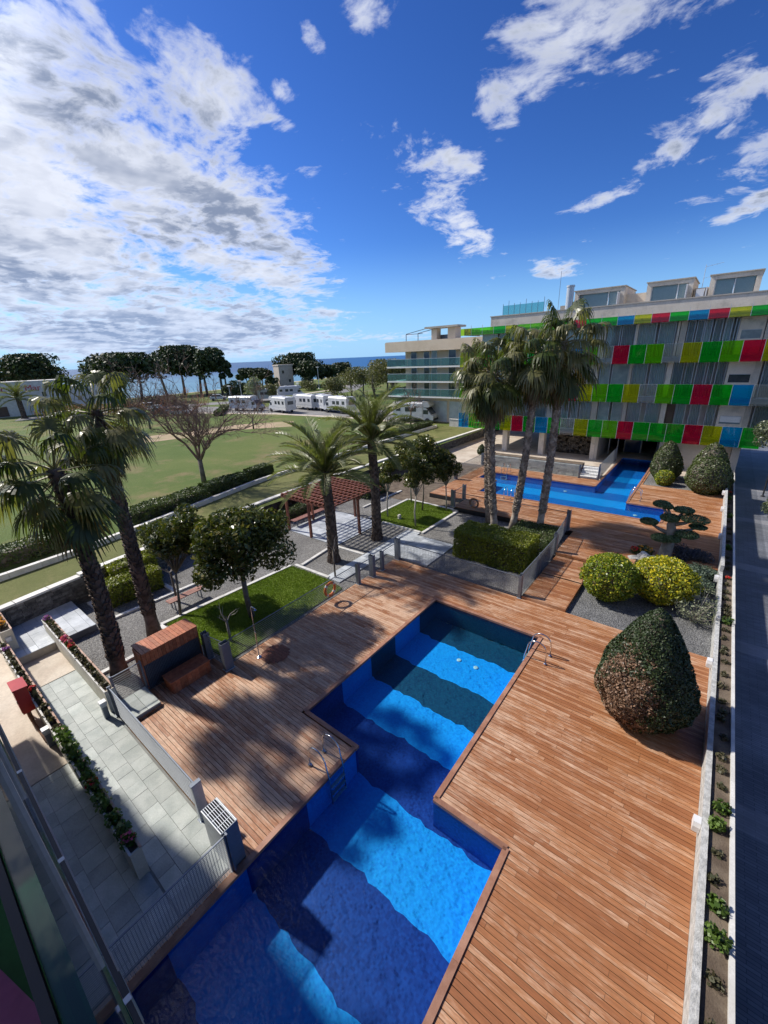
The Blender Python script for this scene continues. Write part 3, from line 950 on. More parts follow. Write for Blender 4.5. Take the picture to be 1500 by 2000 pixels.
# the two low steps up to the far deck
plank_rows(15.5, 17.9, .14, lambda y: [(-5.1, -3.34)], planks)
plank_rows(17.92, 20.1, .16, lambda y: [(-5.1, -3.34)], planks)
def far_iv(y):
    if y < 23.4: L = -5.15
    elif y < 25: L = -12.85
    elif y < 34.5: L = -15.8
    else: L = -3.5
    holes = []
    if 27.1 < y < 30.0: holes.append((-13.0, -1.3))
    if 29.8 < y < 30.5: holes.append((-13.0, -3.5))
    if 30.4 < y < 32.75: holes.append((-14.65, -3.5))
    if y > 32.7: holes.append((-6.2, -3.5))
    Rr = 1.38
    if y < 21.5: Rr = -1.75
    elif y < 23.0: Rr = -1.5 if y < 22.2 else 1.38
    if y > 34.85: Rr = -3.36
    return rects_minus(L, Rr, holes)
fbase = MB()
for (x0, x1, y0, y1) in strip_rects([(20.1, 21.5), (21.5, 22.2), (22.2, 23.4), (23.4, 25), (25, 27.1), (27.1, 29.8), (29.8, 30.0), (30.0, 30.4), (30.4, 30.5), (30.5, 32.7), (32.7, 34.5), (34.5, 34.85), (34.85, 42.5)], far_iv):
    fbase.box(x0, x1, y0, y1, -.02, .265)
fbase.box(-5.1, -3.34, 15.5, 20.1, -.06, .108)
structure('deck_base', fbase, 'black_plastic')
plank_rows(20.1, 42.4, .30, far_iv, planks)
pieces(deck, 'plank', planks, 'deck_timber')
# step faces and copings
fp = []
for (x0, x1, y, z0, z1) in ((-5.12, -3.32, 15.48, 0.0, .135), (-5.12, -1.7, 20.09, .165, .295)):
    fp.append(((x0+x1)/2, y, (z0+z1)/2, x1-x0, .022, z1-z0, 0))
fp.append((-3.325, 17.8, .06, .022, 4.6, .16, 0))
pieces(deck, 'riser_board', fp, 'deck_timber')
co = []
def coping(edges, z):
    for (p, q, nx, ny) in edges:
        L = math.dist(p, q); n = max(1, round(L/2.2)); r = math.atan2(q[1]-p[1], q[0]-p[0])
        for i in range(n):
            t = (i+.5)/n
            co.append((p[0]+(q[0]-p[0])*t+nx*.035, p[1]+(q[1]-p[1])*t+ny*.035, z-.03, L/n-.004, .13, .085, r))
coping([((-6.05, -3), (-6.05, 5.80), -1, 0), ((-8.1, 5.86), (-6.0, 5.86), 0, -1), ((-8.1, 5.80), (-8.1, 13.36), -1, 0), ((-8.16, 13.3), (-3.54, 13.3), 0, 1), ((-3.6, 13.36), (-3.6, 5.9), 1, 0), ((-3.6, 5.86), (-1.78, 5.86), 0, 1), ((-1.83, 5.9), (-1.83, -3), 1, 0)], .02)
coping([((-12.9, 27.2), (-1.4, 27.2), 0, -1), ((-1.4, 27.2), (-1.4, 29.9), 1, 0), ((-3.6, 29.9), (-1.4, 29.9), 0, 1), ((-3.6, 29.95), (-3.6, 42), 1, 0), ((-6.1, 32.7), (-6.1, 42), -1, 0), ((-14.55, 32.65), (-6.15, 32.65), 0, 1), ((-14.55, 30.5), (-14.55, 32.65), -1, 0), ((-14.55, 30.5), (-12.95, 30.5), 0, -1), ((-12.9, 27.2), (-12.9, 30.45), -1, 0)], .32)
pieces(deck, 'coping_board', co, 'coping_timber')
# wooden edge boards facing the sunken paving
pieces(deck, 'edge_board', [(-9.9, 2.33, -.05, 4.2, .035, .16, 0), (-11.99, 2.9, .0, .03, .9, .1, 0)], 'deck_timber')

# ------------------------------------------------------------------ retaining wall and lawn strip
WALLP = [(-20.75, .6), (-20.85, 1.3), (-21.25, 3.74), (-21.46, 6.3), (-21.7, 8.4), (-22.5, 14.7), (-22.9, 22.1), (-22.4, 36.4), (-22.1, 47.5)]
LOWP = [(-23.8, -6), (-24.0, 1.9), (-24.25, 5.2), (-25.9, 13.1), (-27.0, 18.1), (-27.8, 30), (-28.0, 46)]
def px_at(P, y):
    for a, b in zip(P[:-1], P[1:]):
        if a[1] <= y <= b[1]: return a[0]+(b[0]-a[0])*(y-a[1])/(b[1]-a[1])
    return P[0][0] if y < P[0][1] else P[-1][0]
mb = MB()
poly = [(x, y) for x, y in WALLP]+[(x, y) for x, y in reversed(LOWP)]
allY = sorted(set([p[1] for p in WALLP if p[1] >= .6]+[p[1] for p in LOWP if .6 <= p[1] <= 46]+[.6, 46]))
for a, b in zip(allY[:-1], allY[1:]):
    mb.add([(px_at(LOWP, a), a, 1.204), (px_at(WALLP, a)-.2, a, 1.204), (px_at(WALLP, b)-.2, b, 1.204), (px_at(LOWP, b), b, 1.204)], [(0, 1, 2, 3)])
structure('lawn_strip', mb, 'strip_grass')
rw = thing('retaining_wall', 'long dark stone wall with pale coping between the garden and the raised lawn', 'wall', (-21.5, 4, 0))
core = MB()
for a, b in zip(WALLP[:-1], WALLP[1:]):
    core.add([(a[0], a[1], -.3), (b[0], b[1], -.3), (b[0], b[1], 1.17), (a[0], a[1], 1.17), (a[0]-.3, a[1], -.3), (b[0]-.3, b[1], -.3), (b[0]-.3, b[1], 1.17), (a[0]-.3, a[1], 1.17)],
             [(0, 3, 2, 1), (4, 5, 6, 7), (3, 7, 6, 2), (0, 4, 7, 3), (1, 2, 6, 5)])
core.build('core', 'dark_interior', rw)
st = []; cp = []
rg = random.Random(5)
z = -.05
while z < 1.13:
    h = rg.uniform(.07, .13); h = min(h, 1.15-z)
    y = .6
    while y < 47:
        l = rg.uniform(.18, .5)
        xa, xb = px_at(WALLP, y), px_at(WALLP, y+l)
        st.append(((xa+xb)/2+rg.uniform(.0, .03), y+l/2, z+h/2, .09, l-.012, h-.012, -math.atan2(xb-xa, l)))
        y += l
    z += h
pieces(rw, 'stone', st, 'schist')
y = .6
while y < 47:
    l = 1.2
    xa, xb = px_at(WALLP, y), px_at(WALLP, y+l)
    up = 1.20 if y < 3.7 else 1.27
    cp.append(((xa+xb)/2-.12, y+l/2, up, .36, l-.01, .09 if y < 3.7 else .12, -math.atan2(xb-xa, l)))
    y += l
pieces(rw, 'coping_stone', cp, 'coping')
lw = thing('low_wall', 'low pale stone wall between the dry lawn strip and the park hedge', 'wall', (-25, 8, 1.2))
cp = []
y = -4
while y < 46:
    l = 1.25
    xa, xb = px_at(LOWP, y), px_at(LOWP, y+l)
    cp.append(((xa+xb)/2, y+l/2, 1.34, .26, l-.01, .28, -math.atan2(xb-xa, l)))
    y += l
pieces(lw, 'wall_stone', cp, 'coping')

# ------------------------------------------------------------------ street planter wall on the right
pw = thing('planter_wall', 'long rough white planter wall between the timber deck and the dark street', 'planter', (1.6, 10, 0))
mb = MB()
mb.box(1.38, 1.50, -4, 17.2, -.06, .52).box(1.38, 1.50, 17.2, 21.4, -.06, .62).box(1.38, 1.50, 21.4, 40.9, -.06, .92)
mb.build('inner_wall', 'wall_rough_white', pw)
MB().box(1.85, 1.925, -4, 17.2, -.66, .52).box(1.85, 1.925, 17.2, 40.9, -.66, .60).build('outer_kerb', 'render_white', pw)
MB().box(1.50, 1.85, -4, 40.9, .2, .44).build('soil', 'soil', pw)
for i, (y, zt) in enumerate(((8.55, .40), (14.6, .42), (20.9, .5), (25.6, .72), (30.2, .75), (33.7, .78), (36.8, .78))):
    l = thing('wall_lamp', ('white bulkhead lamp on the planter wall just before the pear shaped shrub', 'white bulkhead lamp on the planter wall beside the bare gravel', 'white bulkhead lamp on the planter wall beside the grey juniper',
              'white bulkhead lamp on the planter wall level with the pruned bonsai tree', 'white bulkhead lamp on the planter wall level with the far pool corner', 'white bulkhead lamp on the planter wall before the far clipped shrub', 'white bulkhead lamp on the planter wall nearest the apartment block')[i], 'lamp', (1.38, y, zt), 'lamps along the planter wall')
    MB().xprism([(y-.13, zt-.12), (y+.13, zt-.12), (y+.13, zt+.02), (y+.09, zt+.12), (y-.09, zt+.12), (y-.13, zt+.02)], 1.375, 1.24).build('housing', 'white_paint', l)
    MB().box(1.26, 1.36, y-.10, y+.10, zt-.15, zt-.118).build('lens', 'steel_pale', l)

# ------------------------------------------------------------------ wire fences
def fence(label, p, q, z, h=1.05, posts=2, wires=11, vstep=None, post_w=.10, group='steel wire fences round the pools', rail=True, wire_r=.0048):
    t = thing('wire_fence', label, 'fence', (p[0], p[1], z), group)
    L = math.dist(p, q); r = math.atan2(q[1]-p[1], q[0]-p[0])
    P = lambda s, zz: (p[0]+(q[0]-p[0])*s, p[1]+(q[1]-p[1])*s, z+zz)
    for i in range(posts):
        s = i/(posts-1) if posts > 1 else 0
        c = P(s, 0)
        mb = MB(); mb.rbox(c, .018, post_w/2, z, z+h+.05, r); mb.rbox((c[0]+.02*math.cos(r), c[1]+.02*math.sin(r)), .035, .012, z, z+h+.03, r)
        mb.rbox(c, .07, .07, z, z+.012, r)
        mb.build('post', 'steel_blue', t)
    for k in range(wires):
        zz = .06+(h-.08)*k/(wires-1)
        MB().beam(P(0, zz), P(1, zz), wire_r*2, wire_r*2).build('wire', 'wire', t)
    if rail:
        MB().beam(P(0, h), P(1, h), .03, .022).build('top_rail', 'steel_blue', t)
    if vstep:
        mb = MB(); n = int(L/vstep)
        for i in range(1, n): mb.beam(P(i/n, .05), P(i/n, h-.02), wire_r*1.6, wire_r*1.6)
        mb.build('mesh_wires', 'wire', t, kind='stuff')
    return t


fence('steel mesh fence with dark top rail between the ramp paving and the timber deck', (-12.75, 2.31), (-7.78, 2.31), 0, 1.05, 2, 22, .11)
fence('fine steel mesh fence along the pool edge beside the shaded slabs', (-6.17, 2.12), (-6.17, -2.4), 0, 1.12, 2, 22, .055)
fence('short wire fence between two dark pillars beside the timber bench', (-12.78, 5.42), (-11.86, 5.56), 0, 1.0, 2, 11)
fence('long wire fence with the orange ring between the deck and the lawn', (-11.86, 5.6), (-11.86, 12.4), 0, 1.0, 2, 13)
fence('short wire fence between grey posts beside the path gate', (-11.74, 12.45), (-11.7, 13.3), 0, 1.0, 2, 11)
fence('wire fence between the two tall posts at the deck corner', (-11.68, 14.1), (-11.74, 15.45), 0, 1.0, 2, 11)
fence('wire fence between the near deck and the clipped hedge', (-11.74, 15.48), (-5.24, 15.5), 0, 1.0, 2, 15, .09)
fence('wire fence climbing beside the timber steps to the far deck', (-5.22, 15.55), (-5.22, 20.2), .02, 1.1, 3, 20, .12)
fence('wire fence beside the far deck behind the palm trunks', (-5.24, 20.25), (-5.5, 23.3), .25, 1.05, 2, 20, .12)
fence('wire fence with the dark ring along the far deck before the palm trunks', (-12.8, 23.3), (-5.55, 23.4), .28, 1.05, 2, 13)
fence('short wire fence turning back at the corner of the far deck', (-12.85, 23.4), (-12.95, 25.0), .28, 1.05, 2, 13)
fence('wire fence between the far deck and the planted beds at its seaward end', (-15.9, 29.2), (-16.05, 34.5), .3, 1.05, 2, 20, .12)
fence('short wire fence near the stone bed at the seaward deck corner', (-15.85, 29.1), (-17.6, 28.2), .3, 1.0, 2, 10)
fence('wire fence before the long grey stone wall behind the far pool', (-16.0, 34.5), (-7.75, 34.4), .3, 1.05, 2, 12)
fence('wire fence of the stepped gate behind the far pool', (-7.7, 34.4), (-6.35, 34.4), .3, 1.05, 2, 12, .11)
fence('pale mesh fence rising beside the channel under the apartment block', (-6.3, 34.4), (-6.45, 41.5), .3, 1.25, 2, 26, .10)
fence('wire fence with the palm shadow between planter end and gate platform', (-13.1, 2.48), (-13.1, 3.35), .1, 1.0, 2, 13)

# the steel gate box by the pool and the pillars
def pillar(label, x, y, z, w, d, h):
    t = thing('steel_pillar', label, 'pillar', (x, y, z), 'steel pillars of the pool fences')
    mb = MB(); mb.box(x-w/2, x-w/2+.012, y-d/2, y+d/2, z, z+h).box(x+w/2-.012, x+w/2, y-d/2, y+d/2, z, z+h).box(x-w/2+.012, x+w/2-.012, y-d/2, y-d/2+.012, z, z+h-.02).box(x-w/2+.012, x+w/2-.012, y+d/2-.012, y+d/2, z, z+h-.06)
    mb.build('casing', 'steel_blue', t)
    MB().box(x-w/2+.014, x+w/2-.014, y-d/2+.014, y+d/2-.014, z+h*.5, z+h*.5+.02).build('web', 'steel_blue', t)
    MB().box(x-w/2-.03, x+w/2+.03, y-d/2-.03, y+d/2+.03, z, z+.014).build('base_plate', 'steel_pale', t)
    return t
for a in [('tall steel pillar with curved top at the corner of the bench area', -11.75, 5.52, 0, .2, .3, 1.1), ('dark steel pillar at the end of the timber screen', -12.82, 5.42, 0, .2, .22, 1.1),
          ('wide steel pillar at the path gate', -11.70, 13.36, 0, .26, .2, 1.15), ('slim steel pillar between the path gate and the corner', -11.68, 14.1, 0, .14, .16, 1.05), ('tall steel pillar at the far corner of the near deck', -11.76, 15.5, 0, .26, .2, 1.2),
          ('slim steel pillar where the lawn fence ends', -11.76, 12.42, 0, .12, .16, 1.1), ('steel pillar with white lamp at the foot of the timber steps', -5.22, 15.5, 0, .12, .18, 1.12),
          ('steel pillar halfway up the timber steps', -5.22, 20.2, .15, .18, .2, 1.15), ('steel pillar on the far deck at the lawn corner', -12.85, 23.3, .3, .26, .2, 1.2), ('steel pillar on the far deck behind the dark ring', -12.95, 25.05, .3, .2, .2, 1.1),
          ('dark steel pillar at the seaward end of the far deck', -15.9, 29.2, .3, .26, .2, 1.2), ('steel pillar at the back corner of the far deck', -16.05, 34.5, .3, .2, .2, 1.1), ('steel pillar at the top of the fence near the palms', -5.5, 23.4, .3, .2, .2, 1.2)]:
    pillar(*a)
gb = thing('gate_box', 'grey steel gate folded into a box with open bars on top beside the pool', 'gate', (-6.4, 2.3, 0))
MB().box(-6.98, -6.22, 2.06, 2.075, .02, 1.15).build('side_panel', 'steel_pale', gb)
MB().box(-6.98, -6.22, 2.40, 2.415, .02, 1.15).build('side_panel', 'steel_pale', gb)
MB().box(-6.215, -6.20, 2.06, 2.415, .0, 1.18).build('end_panel', 'steel_blue', gb)
MB().box(-7.0, -6.985, 2.06, 2.415, .02, 1.15).build('end_panel', 'steel_blue', gb)
for k in range(7):
    y = 2.10+k*.047
    MB().beam((-6.98, y, 1.165), (-6.22, y, 1.165), .014, .014).build('top_bar', 'steel_pale', gb)
for x in (-6.8, -6.6, -6.4):
    MB().beam((x, 2.06, 1.148), (x, 2.415, 1.148), .012, .012).build('cross_bar', 'steel_pale', gb)
MB().tube([(-6.98, 2.06, 1.16), (-6.22, 2.06, 1.16)], .018, 8).build('rim', 'steel_pale', gb)
MB().tube([(-6.98, 2.41, 1.16), (-6.22, 2.41, 1.16)], .018, 8).build('rim', 'steel_pale', gb)
ep = thing('end_post', 'flat steel end post of the ramp fence beside the gate opening', 'post', (-7.72, 2.3, 0))
MB().box(-7.77, -7.66, 2.20, 2.42, -.02, 1.12).build('plate', 'steel_pale', ep)
MB().box(-7.80, -7.63, 2.17, 2.45, -.02, .0).build('foot', 'steel_blue', ep)
MB().box(-7.765, -7.665, 2.19, 2.43, 1.12, 1.14).build('cap', 'steel_blue', ep)

# ring buoys
def ring(label, c, mat, axis):
    t = thing('ring_buoy', label, 'lifebuoy', c)
    pts = []
    for k in range(25):
        a = 2*math.pi*k/24
        u, w = math.cos(a)*.29, math.sin(a)*.29
        pts.append((c[0], c[1]+u, c[2]+w) if axis == 'y' else (c[0]+u, c[1], c[2]+w))
    MB().tube(pts, .062, 10, False).build('ring', mat, t, True)
    for k in range(4):
        a = math.pi/4+k*math.pi/2
        u, w = math.cos(a)*.29, math.sin(a)*.29
        q = (c[0], c[1]+u, c[2]+w) if axis == 'y' else (c[0]+u, c[1], c[2]+w)
        d = .05
        q1 = (q[0], q[1]-math.sin(a)*d, q[2]+math.cos(a)*d) if axis == 'y' else (q[0]-math.sin(a)*d, q[1], q[2]+math.cos(a)*d)
        q2 = (q[0], q[1]+math.sin(a)*d, q[2]-math.cos(a)*d) if axis == 'y' else (q[0]+math.sin(a)*d, q[1], q[2]-math.cos(a)*d)
        MB().tube([q1, q2], .067, 10, False).build('band', 'kerb_white' if mat == 'orange_plastic' else 'steel_blue', t, True)
ring('orange ring buoy hanging on the lawn fence', (-11.79, 10.6, .62), 'orange_plastic', 'y')
ring('dull dark ring buoy hanging on the far deck fence', (-11.3, 23.25, .85), 'rust', 'x')

# pool ladders
def ladder(label, x, y, z, ang, zf):
    t = thing('pool_ladder', label, 'ladder', (x, y, z), 'chrome pool ladders')
    ca, sa = math.cos(ang), math.sin(ang)                     # pointing from the deck into the water
    def W_(u, v, w): return (x+ca*u-sa*v, y+sa*u+ca*v, z+w)
    for s in (-.25, .25):
        pts = [W_(-.62, s, .0), W_(-.62, s, .42)]
        for k in range(1, 10):
            a = math.pi*k/10
            pts.append(W_(-.30-.32*math.cos(a), s, .42+.32*math.sin(a)*1.05))
        pts += [W_(.02, s, .40), W_(.10, s, 0.0), W_(.12, s, zf)]
        MB().tube(pts, .021, 8).build('handrail', 'chrome', t, True)
        MB().lathe(W_(-.62, s, 0), [(.055, 0), (.055, .012), (.03, .03)], 12).build('collar', 'chrome', t)
    for w in (-.28, -.52, -.76):
        if w > zf: MB().rbox(W_(.12, 0, 0)[:2], .045, .24, z+w, z+w+.025, ang).build('step', 'steel_pale', t)
ladder('chrome pool ladder at the inner corner of the near pool', -6.05, 4.95, .03, 0.0, -.85)
ladder('chrome pool ladder at the right edge of the near pool', -3.6, 12.25, .03, math.pi, -.85)
ladder('chrome pool ladder on the right bank of the far pool', -3.55, 30.9, .33, math.pi, -.85)
ladder('chrome pool ladder behind the palm trunks at the back of the far pool', -13.2, 32.7, .33, -math.pi/2, -.85)
ladder('chrome pool ladder at the front edge of the far pool between palm trunks', -10.4, 27.15, .33, math.pi/2, -.85)

# outdoor shower and its tray
sh = thing('pool_shower', 'slender steel pool shower standing on the deck by the lawn fence', 'shower', (-11.35, 6.5, 0))
MB().tube([(-11.35, 6.5, 0), (-11.35, 6.5, 2.05), (-11.33, 6.5, 2.13), (-11.25, 6.5, 2.16), (-11.1, 6.5, 2.15)], .02, 8).build('pole', 'chrome', sh, True)
MB().lathe((-11.1, 6.5, 2.09), [(.06, 0), (.06, .02), (.02, .05)], 12).build('shower_head', 'chrome', sh)
MB().lathe((-11.35, 6.5, 0), [(.09, 0), (.09, .015), (.03, .04)], 14).build('base', 'chrome', sh)
MB().beam((-11.35, 6.5, 1.1), (-11.24, 6.5, 1.1), .03, .03).build('tap', 'chrome', sh)
tr = thing('shower_tray', 'round dark slatted timber tray set in the deck by the shower', 'tray', (-11.0, 6.95, 0))
for k in range(9):
    u = -.44+k*.11; hw = math.sqrt(max(.02, .5*.5-u*u))
    MB().box(-11.0-hw, -11.0+hw, 6.95+u-.047, 6.95+u+.047, .002, .02).build('slat', 'pergola_timber', tr)

# timber screen with bench chest
sc = thing('timber_screen', 'reddish timber cabinet screen with hooded top and lattice front', 'cabinet', (-13.4, 4.4, 0))
X0, X1, Y0, Y1 = -13.62, -13.06, 3.42, 5.28
for k in range(15):
    ya = Y0+(Y1-Y0)*k/15; yb = Y0+(Y1-Y0)*(k+1)/15-.008
    MB().box(X1, X1+.03, ya, yb, .93, 1.36).build('front_board', 'box_timber', sc)
    MB().box(X0-.14, X1+.12, ya-.0, yb, 1.37, 1.41).build('top_board', 'box_timber', sc)
    MB().box(X0-.03, X0, ya, yb, .0, 1.36).build('back_board', 'box_timber', sc)
for ya in (Y0-.035, Y1+.005):
    for k in range(4):
        MB().box(X0+k*.14, X0+k*.14+.132, ya, ya+.03, .0, 1.36).build('side_board', 'box_timber', sc)
MB().box(X1-.06, X1-.04, Y0, Y1, .0, .93).build('dark_panel', 'dark_interior', sc)
lat = MB()
for k in range(1, 40): lat.beam((X1, Y0+(Y1-Y0)*k/40, .02), (X1, Y0+(Y1-Y0)*k/40, .93), .008, .008)
for k in range(1, 20): lat.beam((X1+.009, Y0, .02+.91*k/20), (X1+.009, Y1, .02+.91*k/20), .008, .008)
lat.build('lattice', 'steel_blue', sc, kind='stuff')
be = thing('bench_chest', 'low reddish timber bench chest standing before the lattice screen', 'bench', (-12.4, 4.45, 0))
for k in range(10):
    ya = 3.78+1.28*k/10
    MB().box(-12.155, -12.13, ya, ya+.122, .0, .42).build('front_board', 'box_timber', be)
for y in (3.755, 5.062):
    for k in range(4): MB().box(-12.7+k*.137, -12.7+k*.137+.13, y, y+.025, 0, .42).build('side_board', 'box_timber', be)
for k in range(4):
    MB().box(-12.74+k*.158, -12.74+k*.158+.15, 3.74, 5.10, .425, .455).build('seat_board', 'box_timber', be)
MB().box(-12.70, -12.68, 3.785, 5.055, .0, .42).build('back_panel', 'box_timber', be)

# pergola, bench beside it
pg = thing('pergola', 'dark red timber pergola with a lattice roof over the paved terrace', 'pergola', (-17.7, 16.9, 0))
PX0, PX1, PY0, PY1, PZ = -19.8, -15.55, 14.72, 18.9, 2.22
for x in (-19.75, -17.75, -15.65):
    for y in (14.9, 16.9, 18.85):
        if x == -17.75 and y == 16.9: continue
        MB().box(x-.065, x+.065, y-.065, y+.065, .0, PZ-.002).build('post', 'pergola_timber', pg)
for y in (PY0, 16.9, PY1):
    MB().box(PX0-.1, PX1+.1, y-.05, y+.05, PZ, PZ+.14).build('beam', 'pergola_timber', pg)
for k in range(14):
    x = PX0+(PX1-PX0)*k/13
    MB().box(x-.03, x+.03, PY0-.12, PY1+.12, PZ+.143, PZ+.23).build('rafter', 'pergola_timber', pg)
for k in range(11):
    y = PY0+(PY1-PY0)*k/10
    MB().box(PX0-.06, PX1+.06, y-.028, y+.028, PZ+.232, PZ+.275).build('batten', 'pergola_timber', pg)
def bench(label, x0, x1, y0, y1, rot_mid, mat='bench_timber'):
    t = thing('garden_bench', label, 'bench', ((x0+x1)/2, (y0+y1)/2, 0), 'slatted garden benches')
    for k in range(3):
        w = (x1-x0)/3
        MB().box(x0+k*w, x0+(k+1)*w-.015, y0, y1, .43, .465).build('seat_slat', mat, t)
    for y in (y0+.2, y1-.2):
        MB().box(x0+.02, x1-.02, y-.03, y+.03, .39, .428).build('bracket', 'steel_blue', t)
        for x in (x0+.03, x1-.03):
            MB().box(x-.02, x+.02, y-.02, y+.02, .0, .39).build('leg', 'steel_blue', t)
bench('long slatted bench under the edge of the pergola', -20.1, -19.65, 15.3, 18.3, 0)
bench('reddish slatted bench on the gravel under the leafy tree', -17.25, -16.85, 6.0, 7.6, 0)

# flower planters on the left
def trough(label, x0, x1, y0, y1, h, mat='render_cream'):
    t = thing('planter_trough', label, 'planter', (x0, y0, 0))
    w = .035
    MB().box(x0, x1, y0, y0+w, -.03, h).build('near_wall', mat, t)
    MB().box(x0, x1, y1-w, y1, -.03, h).build('far_wall', mat, t)
    MB().box(x0, x0+w, y0+w, y1-w, -.03, h).build('end_wall', mat, t)
    MB().box(x1-w, x1, y0+w, y1-w, -.03, h).build('end_wall', mat, t)
    MB().box(x0+w, x1-w, y0+w, y1-w, h-.14, h-.08).build('soil', 'soil', t)
    MB().box(x0-.01, x1+.01, y1-w+.002, y1+.012, h, h+.018).build('rim', 'terracotta_edge', t)
    MB().box(x0-.01, x1+.01, y0-.012, y0+w-.002, h, h+.012).build('rim', 'render_white', t)
    return t
tA = trough('cream planter trough with pink flowers between the ramp and the garden gravel', -19.4, -13.0, 2.22, 2.50, .80)
tB = trough('long cream planter trough with red geraniums between ramp and service yard', -18.9, -7.62, .80, 1.02, .78)
tC = trough('high cream planter trough with orange flowers at the garden wall', -20.9, -18.95, .95, 1.3, 1.15)
pl_rng = np.random.default_rng(77)
ONES = 'first second third fourth fifth sixth seventh eighth ninth tenth eleventh twelfth thirteenth fourteenth fifteenth sixteenth seventeenth eighteenth nineteenth'.split()
TENS = {20: ('twenty', 'twentieth'), 30: ('thirty', 'thirtieth'), 40: ('forty', 'fortieth'), 50: ('fifty', 'fiftieth'), 60: ('sixty', 'sixtieth')}
def nth(k):
    if k < 20: return ONES[k-1]
    t = k//10*10
    return TENS[t][1] if k == t else TENS[t][0]+' '+ONES[k-t-1]
def tuft(name, label, cat, c, r, n, leaf, size, group=None, petals=None, pn=0, h=None, aspect=.8):
    t = thing(name, label, cat, c, group)
    h = h or r
    P, N = blob_points([(c[0], c[1], c[2]+h*.55)], [(r, r, h*.7)], n, pl_rng, shell=.9)
    add_leaves('foliage', t, P, N, leaf, size, aspect=aspect, rng=pl_rng, tilt=1.0)
    mb = MB()
    for k in range(3):
        a = pl_rng.uniform(0, 6.28)
        mb.tube([(c[0], c[1], c[2]-.02), (c[0]+math.cos(a)*r*.4, c[1]+math.sin(a)*r*.4, c[2]+h*.6)], .008, 4)
    mb.build('stem', 'twig', t)
    if petals:
        P, N = blob_points([(c[0], c[1], c[2]+h*.75)], [(r*.9, r*.9, h*.55)], pn, pl_rng, shell=.3, flat_bottom=0)
        add_leaves('flowers', t, P, N, petals, size*.9, aspect=.9, rng=pl_rng, tilt=.5)
    return t
gl = 'geranium_leaf'
x = -19.2; k = 0
tall = ['petal_violet', None, None, None, None, 'petal_pink', 'petal_pink', 'petal_red', None, None, None, None]
while x < -13.2:
    pt = {0: 'petal_violet', 6: 'petal_pink', 7: 'petal_pink', 8: 'petal_red'}.get(k)
    lab = {0: 'violet flowering plant at the far tip of the cream planter trough', 6: 'first pink flowering clump in the cream trough', 7: 'bushier pink flowering clump in the middle of the cream trough', 8: 'red flowering clump in the cream trough beside the pink ones'}.get(k, 'sparse brownish plant, '+nth(k+1)+' from the far tip of the cream trough beside the gravel')
    tuft('flower_clump' if pt else 'bedding_plant', lab, 'flowers' if pt else 'plant', (x, 2.36, .70), .15, 130 if pt else 90, gl if pt else 'bed_leaf', .07, None if pt else 'sparse plants in the cream trough', pt, 70 if pt else 0, .24 if pt else .16)
    x += .36; k += 1
x = -18.7; k = 0
while x < -7.8:
    near = x > -12.4
    pt = 'petal_violet' if k == 1 else ('petal_red' if k in (9, 22) else ('petal_pink' if k == 27 else None))
    lab = 'violet flowering plant in the long geranium trough' if k == 1 else ('geranium with red blooms, '+nth(k+1)+' plant from the far end of the long trough' if pt == 'petal_red' else ('geranium with a tall pink bloom near the trough end' if pt else ('bushy green geranium, '+nth(k+1)+' plant from the far end of the long trough' if near else 'brownish bedding plant, '+nth(k+1)+' from the far end of the long trough')))
    tuft('geranium' if near or pt else 'bedding_plant', lab, 'flowers' if pt else 'plant', (x+pl_rng.uniform(-.05, .05), .91+pl_rng.uniform(-.03, .03), .68), pl_rng.uniform(.14, .2) if near else .13, 170 if near else 90, gl if near else 'bed_leaf', .075, ('geraniums in the near part of the trough' if near else 'bedding plants in the far part of the trough') if not pt else ('red geraniums of the long trough' if pt == 'petal_red' else None), pt, 22 if near else 24, .26 if near else .17, .9)
    x += .40; k += 1
for x in (-20.5, -20.0, -19.5):
    tuft('flower_clump', ('leftmost', 'middle', 'rightmost')[int((x+20.6)*2)]+' orange flowering clump in the high trough by the garden wall', 'flowers', (x, 1.12, 1.05), .17, 130, 'bed_leaf', .07, 'orange flowers of the high trough', 'petal_orange', 90, .24)
# street planter plants
y = 3.0; k = 0
while y < 40:
    big = k in (0, 3, 6, 7, 10, 11, 26, 37, 42, 46)
    red = k in (33, 48)
    lab = ('bushy green geranium' if big else ('red flowering geranium' if red else 'withered little plant'))+', '+nth(k+1)+' plant from the near end of the street planter'
    r = pl_rng.uniform(.14, .19) if big else pl_rng.uniform(.09, .14)
    tuft('geranium' if big or red else 'bedding_plant', lab, 'flowers' if red else 'plant', (1.67+pl_rng.uniform(-.05, .05), y, .43), r, 190 if big else 80, gl if big or red else 'bed_leaf', .075 if big else .06, ('green geraniums of the street planter' if big else ('red geraniums of the street planter' if red else 'withered plants of the street planter')), 'petal_red' if red else None, 60, r*1.35 if big else r, .9)
    y += pl_rng.uniform(.30, .78) if y < 20 else pl_rng.uniform(.6, 1.3); k += 1
# bollard lamps by the troughs
for i, (x, y) in enumerate(((-13.15, .72), (-12.92, 2.08))):
    b = thing('bollard_lamp', ('dark bollard lamp with white cap beside the red cabinet', 'dark bollard lamp with white cap at the end of the cream trough')[i], 'lamp', (x, y, 0), 'white capped bollard lamps')
    MB().box(x-.07, x+.07, y-.07, y+.07, -.02, .52).build('post', 'steel_blue', b)
    MB().box(x-.09, x+.09, y-.09, y+.09, .52, .62).build('cap', 'white_paint', b)
    MB().box(x-.075, x+.075, y-.075, y+.075, .44, .515).build('lens', 'steel_pale', b)
